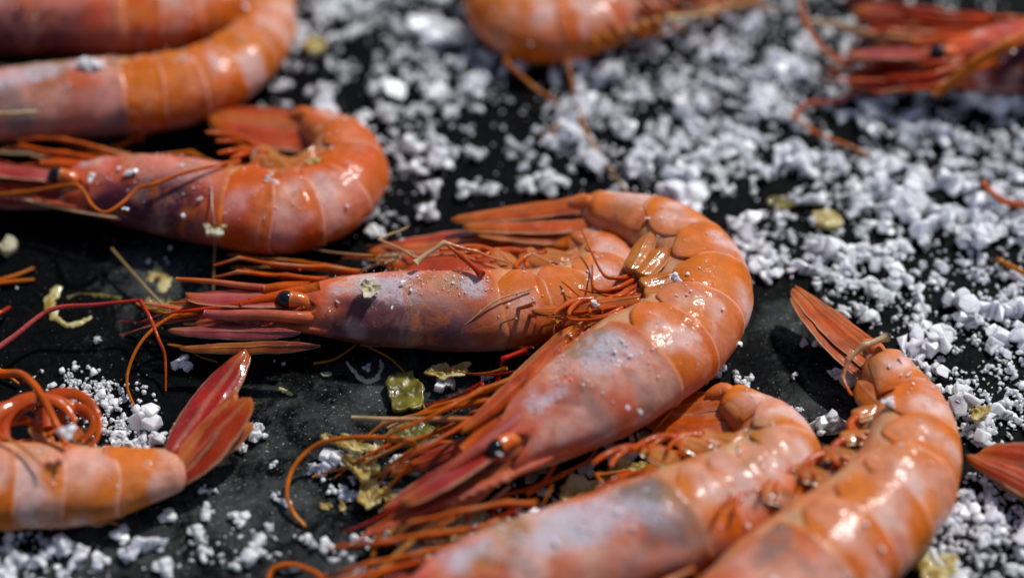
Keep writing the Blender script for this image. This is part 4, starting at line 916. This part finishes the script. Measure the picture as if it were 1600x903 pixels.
flake('peel_scrap', 'amber strip of peel resting over a big salt crystal', 'peel', 548, 700, .30, .46, .12, M_YEL, 7, .07, .5, .4, -.35)
flake('peel_scrap', 'cup-shaped yellow petal of peel below the crumpled scrap', 'peel', 578, 778, .04, .22, .34, M_YEL, 8, .06, .35, .5)
flake('peel_scrap', 'tall yellow scrap with salt on top below the big prawn\'s whiskers', 'peel', 725, 850, .06, .32, .75, M_YEL, 9, .12, .45, .25)
flake('peel_scrap', 'yellow green scrap between the heads of the two lower prawns', 'peel', 905, 780, .06, .36, .42, M_YEL, 10, .08, .5, .2)
flake('peel_scrap', 'yellow green scrap touching the whitish carapace of the bottom prawn', 'peel', 975, 742, .06, .30, .26, M_YEL, 11, .08, .5, .2)
flake('peel_scrap', 'yellow scrap at the bottom edge right of the large orange prawn', 'peel', 1462, 896, .10, .40, .30, M_YEL, 12, .18, .4, .1)
flake('peel_scrap', 'yellow square scrap behind the dark red left prawn', 'peel', 352, 212, .15, .28, .26, M_YEL, 13, .12, .3, .1)
flake('peel_scrap', 'small yellow scrap resting on the curled body of the dark red prawn', 'peel', 492, 254, 1.35, .22, .08, M_YEL, 14, .04, .3, .1, .3)
flake('peel_scrap', 'yellow scrap on the salt behind the upper left prawns', 'peel', 492, 76, .3, .26, .22, M_YEL, 15, .12, .3, .1)
flake('peel_scrap', 'tiny bright yellow crumb, left of a pair below the curling whisker', 'crumb', 512, 793, .0, .12, .07, M_YEL, 16, .04, .4, .1)
flake('peel_scrap', 'tiny bright yellow crumb, right of a pair below the curling whisker', 'crumb', 535, 794, .0, .06, .10, M_YEL, 17, .04, .4, .1)
flake('seed', 'pale olive seed right of the dark gap in the salt drift', 'seed', 1290, 347, .02, .34, .26, M_YEL, 18, .14, .2, 0)
flake('seed', 'flat brownish seed in the dark gap of the salt drift', 'seed', 1218, 318, .0, .30, .20, M_OIL, 19, .06, .2, 0)
flake('shell_flake', 'white angular flake hanging on a thread under the dark red prawn', 'flake', 337, 363, .95, .26, .20, M_WFL, 20, .10, .35, .2)
flake('shell_flake', 'white papery flake on the carapace of the centre prawn', 'flake', 576, 455, 1.46, .19, .24, M_WFL, 21, .03, .6, .4)
flake('crumb', 'round cream crumb at the left edge', 'crumb', 14, 392, .02, .18, .20, M_WFL, 22, .2, .3, 0)
flake('crumb', 'small pale crumb left of the white swirl on the slab', 'crumb', 510, 587, .0, .12, .06, M_WFL, 23, .04, .3, .1)
flake('crumb', 'brownish crumb beside the tail of the bottom centre prawn', 'crumb', 1308, 670, .02, .14, .12, M_YEL, 24, .14, .3, 0)
flake('shell_flake', 'cream flake on the pleopod of the lower right prawn', 'flake', 1362, 612, .9, .22, .10, M_WFL, 25, .04, .5, .3, -.4)
flake('peel_scrap', 'olive residue flake beside the salt crystal in the right heap', 'peel', 1531, 648, .3, .24, .16, M_YEL, 26, .05, .4, .2, .5)
flake('crumb', 'pale crumb touching the tip of the bottom prawn\'s red pleopod', 'crumb', 1008, 690, .02, .18, .14, M_WFL, 27, .16, .5, .1)
for k, (x, y, rx, ry, lab) in enumerate(((958, 752, .30, .16, 'yellow strip of peel under the feelers at the top edge of the bottom prawn'), (838, 742, .22, .16, 'greyish crumb of peel directly under the big prawn\'s chin'), (905, 815, .18, .28, 'yellow green splinter of peel standing by the bottom prawn\'s feelers'),
        (742, 812, .24, .2, 'pale yellow chip leaning on the tall yellow scrap'), (612, 838, .22, .14, 'amber chip under the tips of the big prawn\'s feelers'), (672, 862, .2, .16, 'cream crumb left of the tall yellow scrap'), (545, 722, .16, .3, 'thin amber shaving across the big salt crystal at the lower left centre'),
        (1012, 735, .2, .12, 'olive crumb between red pleopod and bottom prawn'), (604, 778, .12, .2, 'small yellow shaving right of the cup-shaped petal'), (592, 700, .2, .1, 'small amber shaving above the crumpled yellow scrap'))):
    flake('peel_scrap', lab, 'peel', x, y, .05, rx, ry, (M_YEL, M_WFL, M_YEL, M_YEL)[k % 4], 60+k, .07, .6, .35, k*.9)
# dried yellow and white food films stuck to the slab, with their own ragged shapes
def film(label, pts, mat, w0, seed):
    q = catmull([(*G(a, b_, .0)[:3], ww) for a, b_, ww in pts], 70); V = []; F = []; ns = 9
    for i, pnt in enumerate(q):
        T = Vector((q[min(i+1, 69)]-q[max(0, i-1)])[:3]).normalized(); W_ = T.cross(Vector((0, 0, 1)))
        for j in range(ns):
            x = j/(ns-1)*2-1; ww = pnt[3]*w0*(1+.9*noise.noise(Vector((i*.22, seed*3.1+(1 if x > 0 else -1), 0)))+.3*noise.noise(Vector((i*.9, seed, x))))
            z = .004+.028*(1-x*x)*(1+noise.noise(Vector((i*.4, x*3, seed))))
            V.append(Vector(pnt[:3])+W_*(x*ww)+Vector((0, 0, z)))
    F = grid_faces(70, ns)
    return piece('dried_residue', label, 'residue', V, F, mat, G(*pts[0][:2], 0))
film('yellow dried residue curving on the slab at the left, under a pink whisker', [(92, 448, 1), (78, 470, 1.2), (84, 492, .9), (98, 505, .5), (115, 508, .8), (135, 500, .5), (143, 495, .4)], M_YEL, .10, 1)
film('yellow dried residue streak above the left pink whisker', [(105, 465, .5), (125, 460, .3), (160, 462, .6), (190, 466, .6)], M_OIL, .08, 2)
film('white green dried swirl on the slab below the centre prawn', [(542, 566, .4), (556, 584, .6), (572, 596, 1.0), (588, 592, .8), (596, 574, .6), (594, 562, .3)], M_WFL, .07, 3)
film('pale dried residue above the whisker left of the centre prawn', [(232, 440, .5), (245, 425, 1.2), (255, 440, 1.4), (252, 458, .6)], M_YEL, .11, 4)
film('small yellow dried residue left of the oily seed', [(436, 606, .6), (450, 614, .7), (458, 618, .4)], M_YEL, .06, 5)
film('yellow green dried residue behind the centre prawn\'s whiskers', [(228, 468, .6), (250, 478, 1.2), (285, 484, 1.2)], M_OIL, .14, 6)
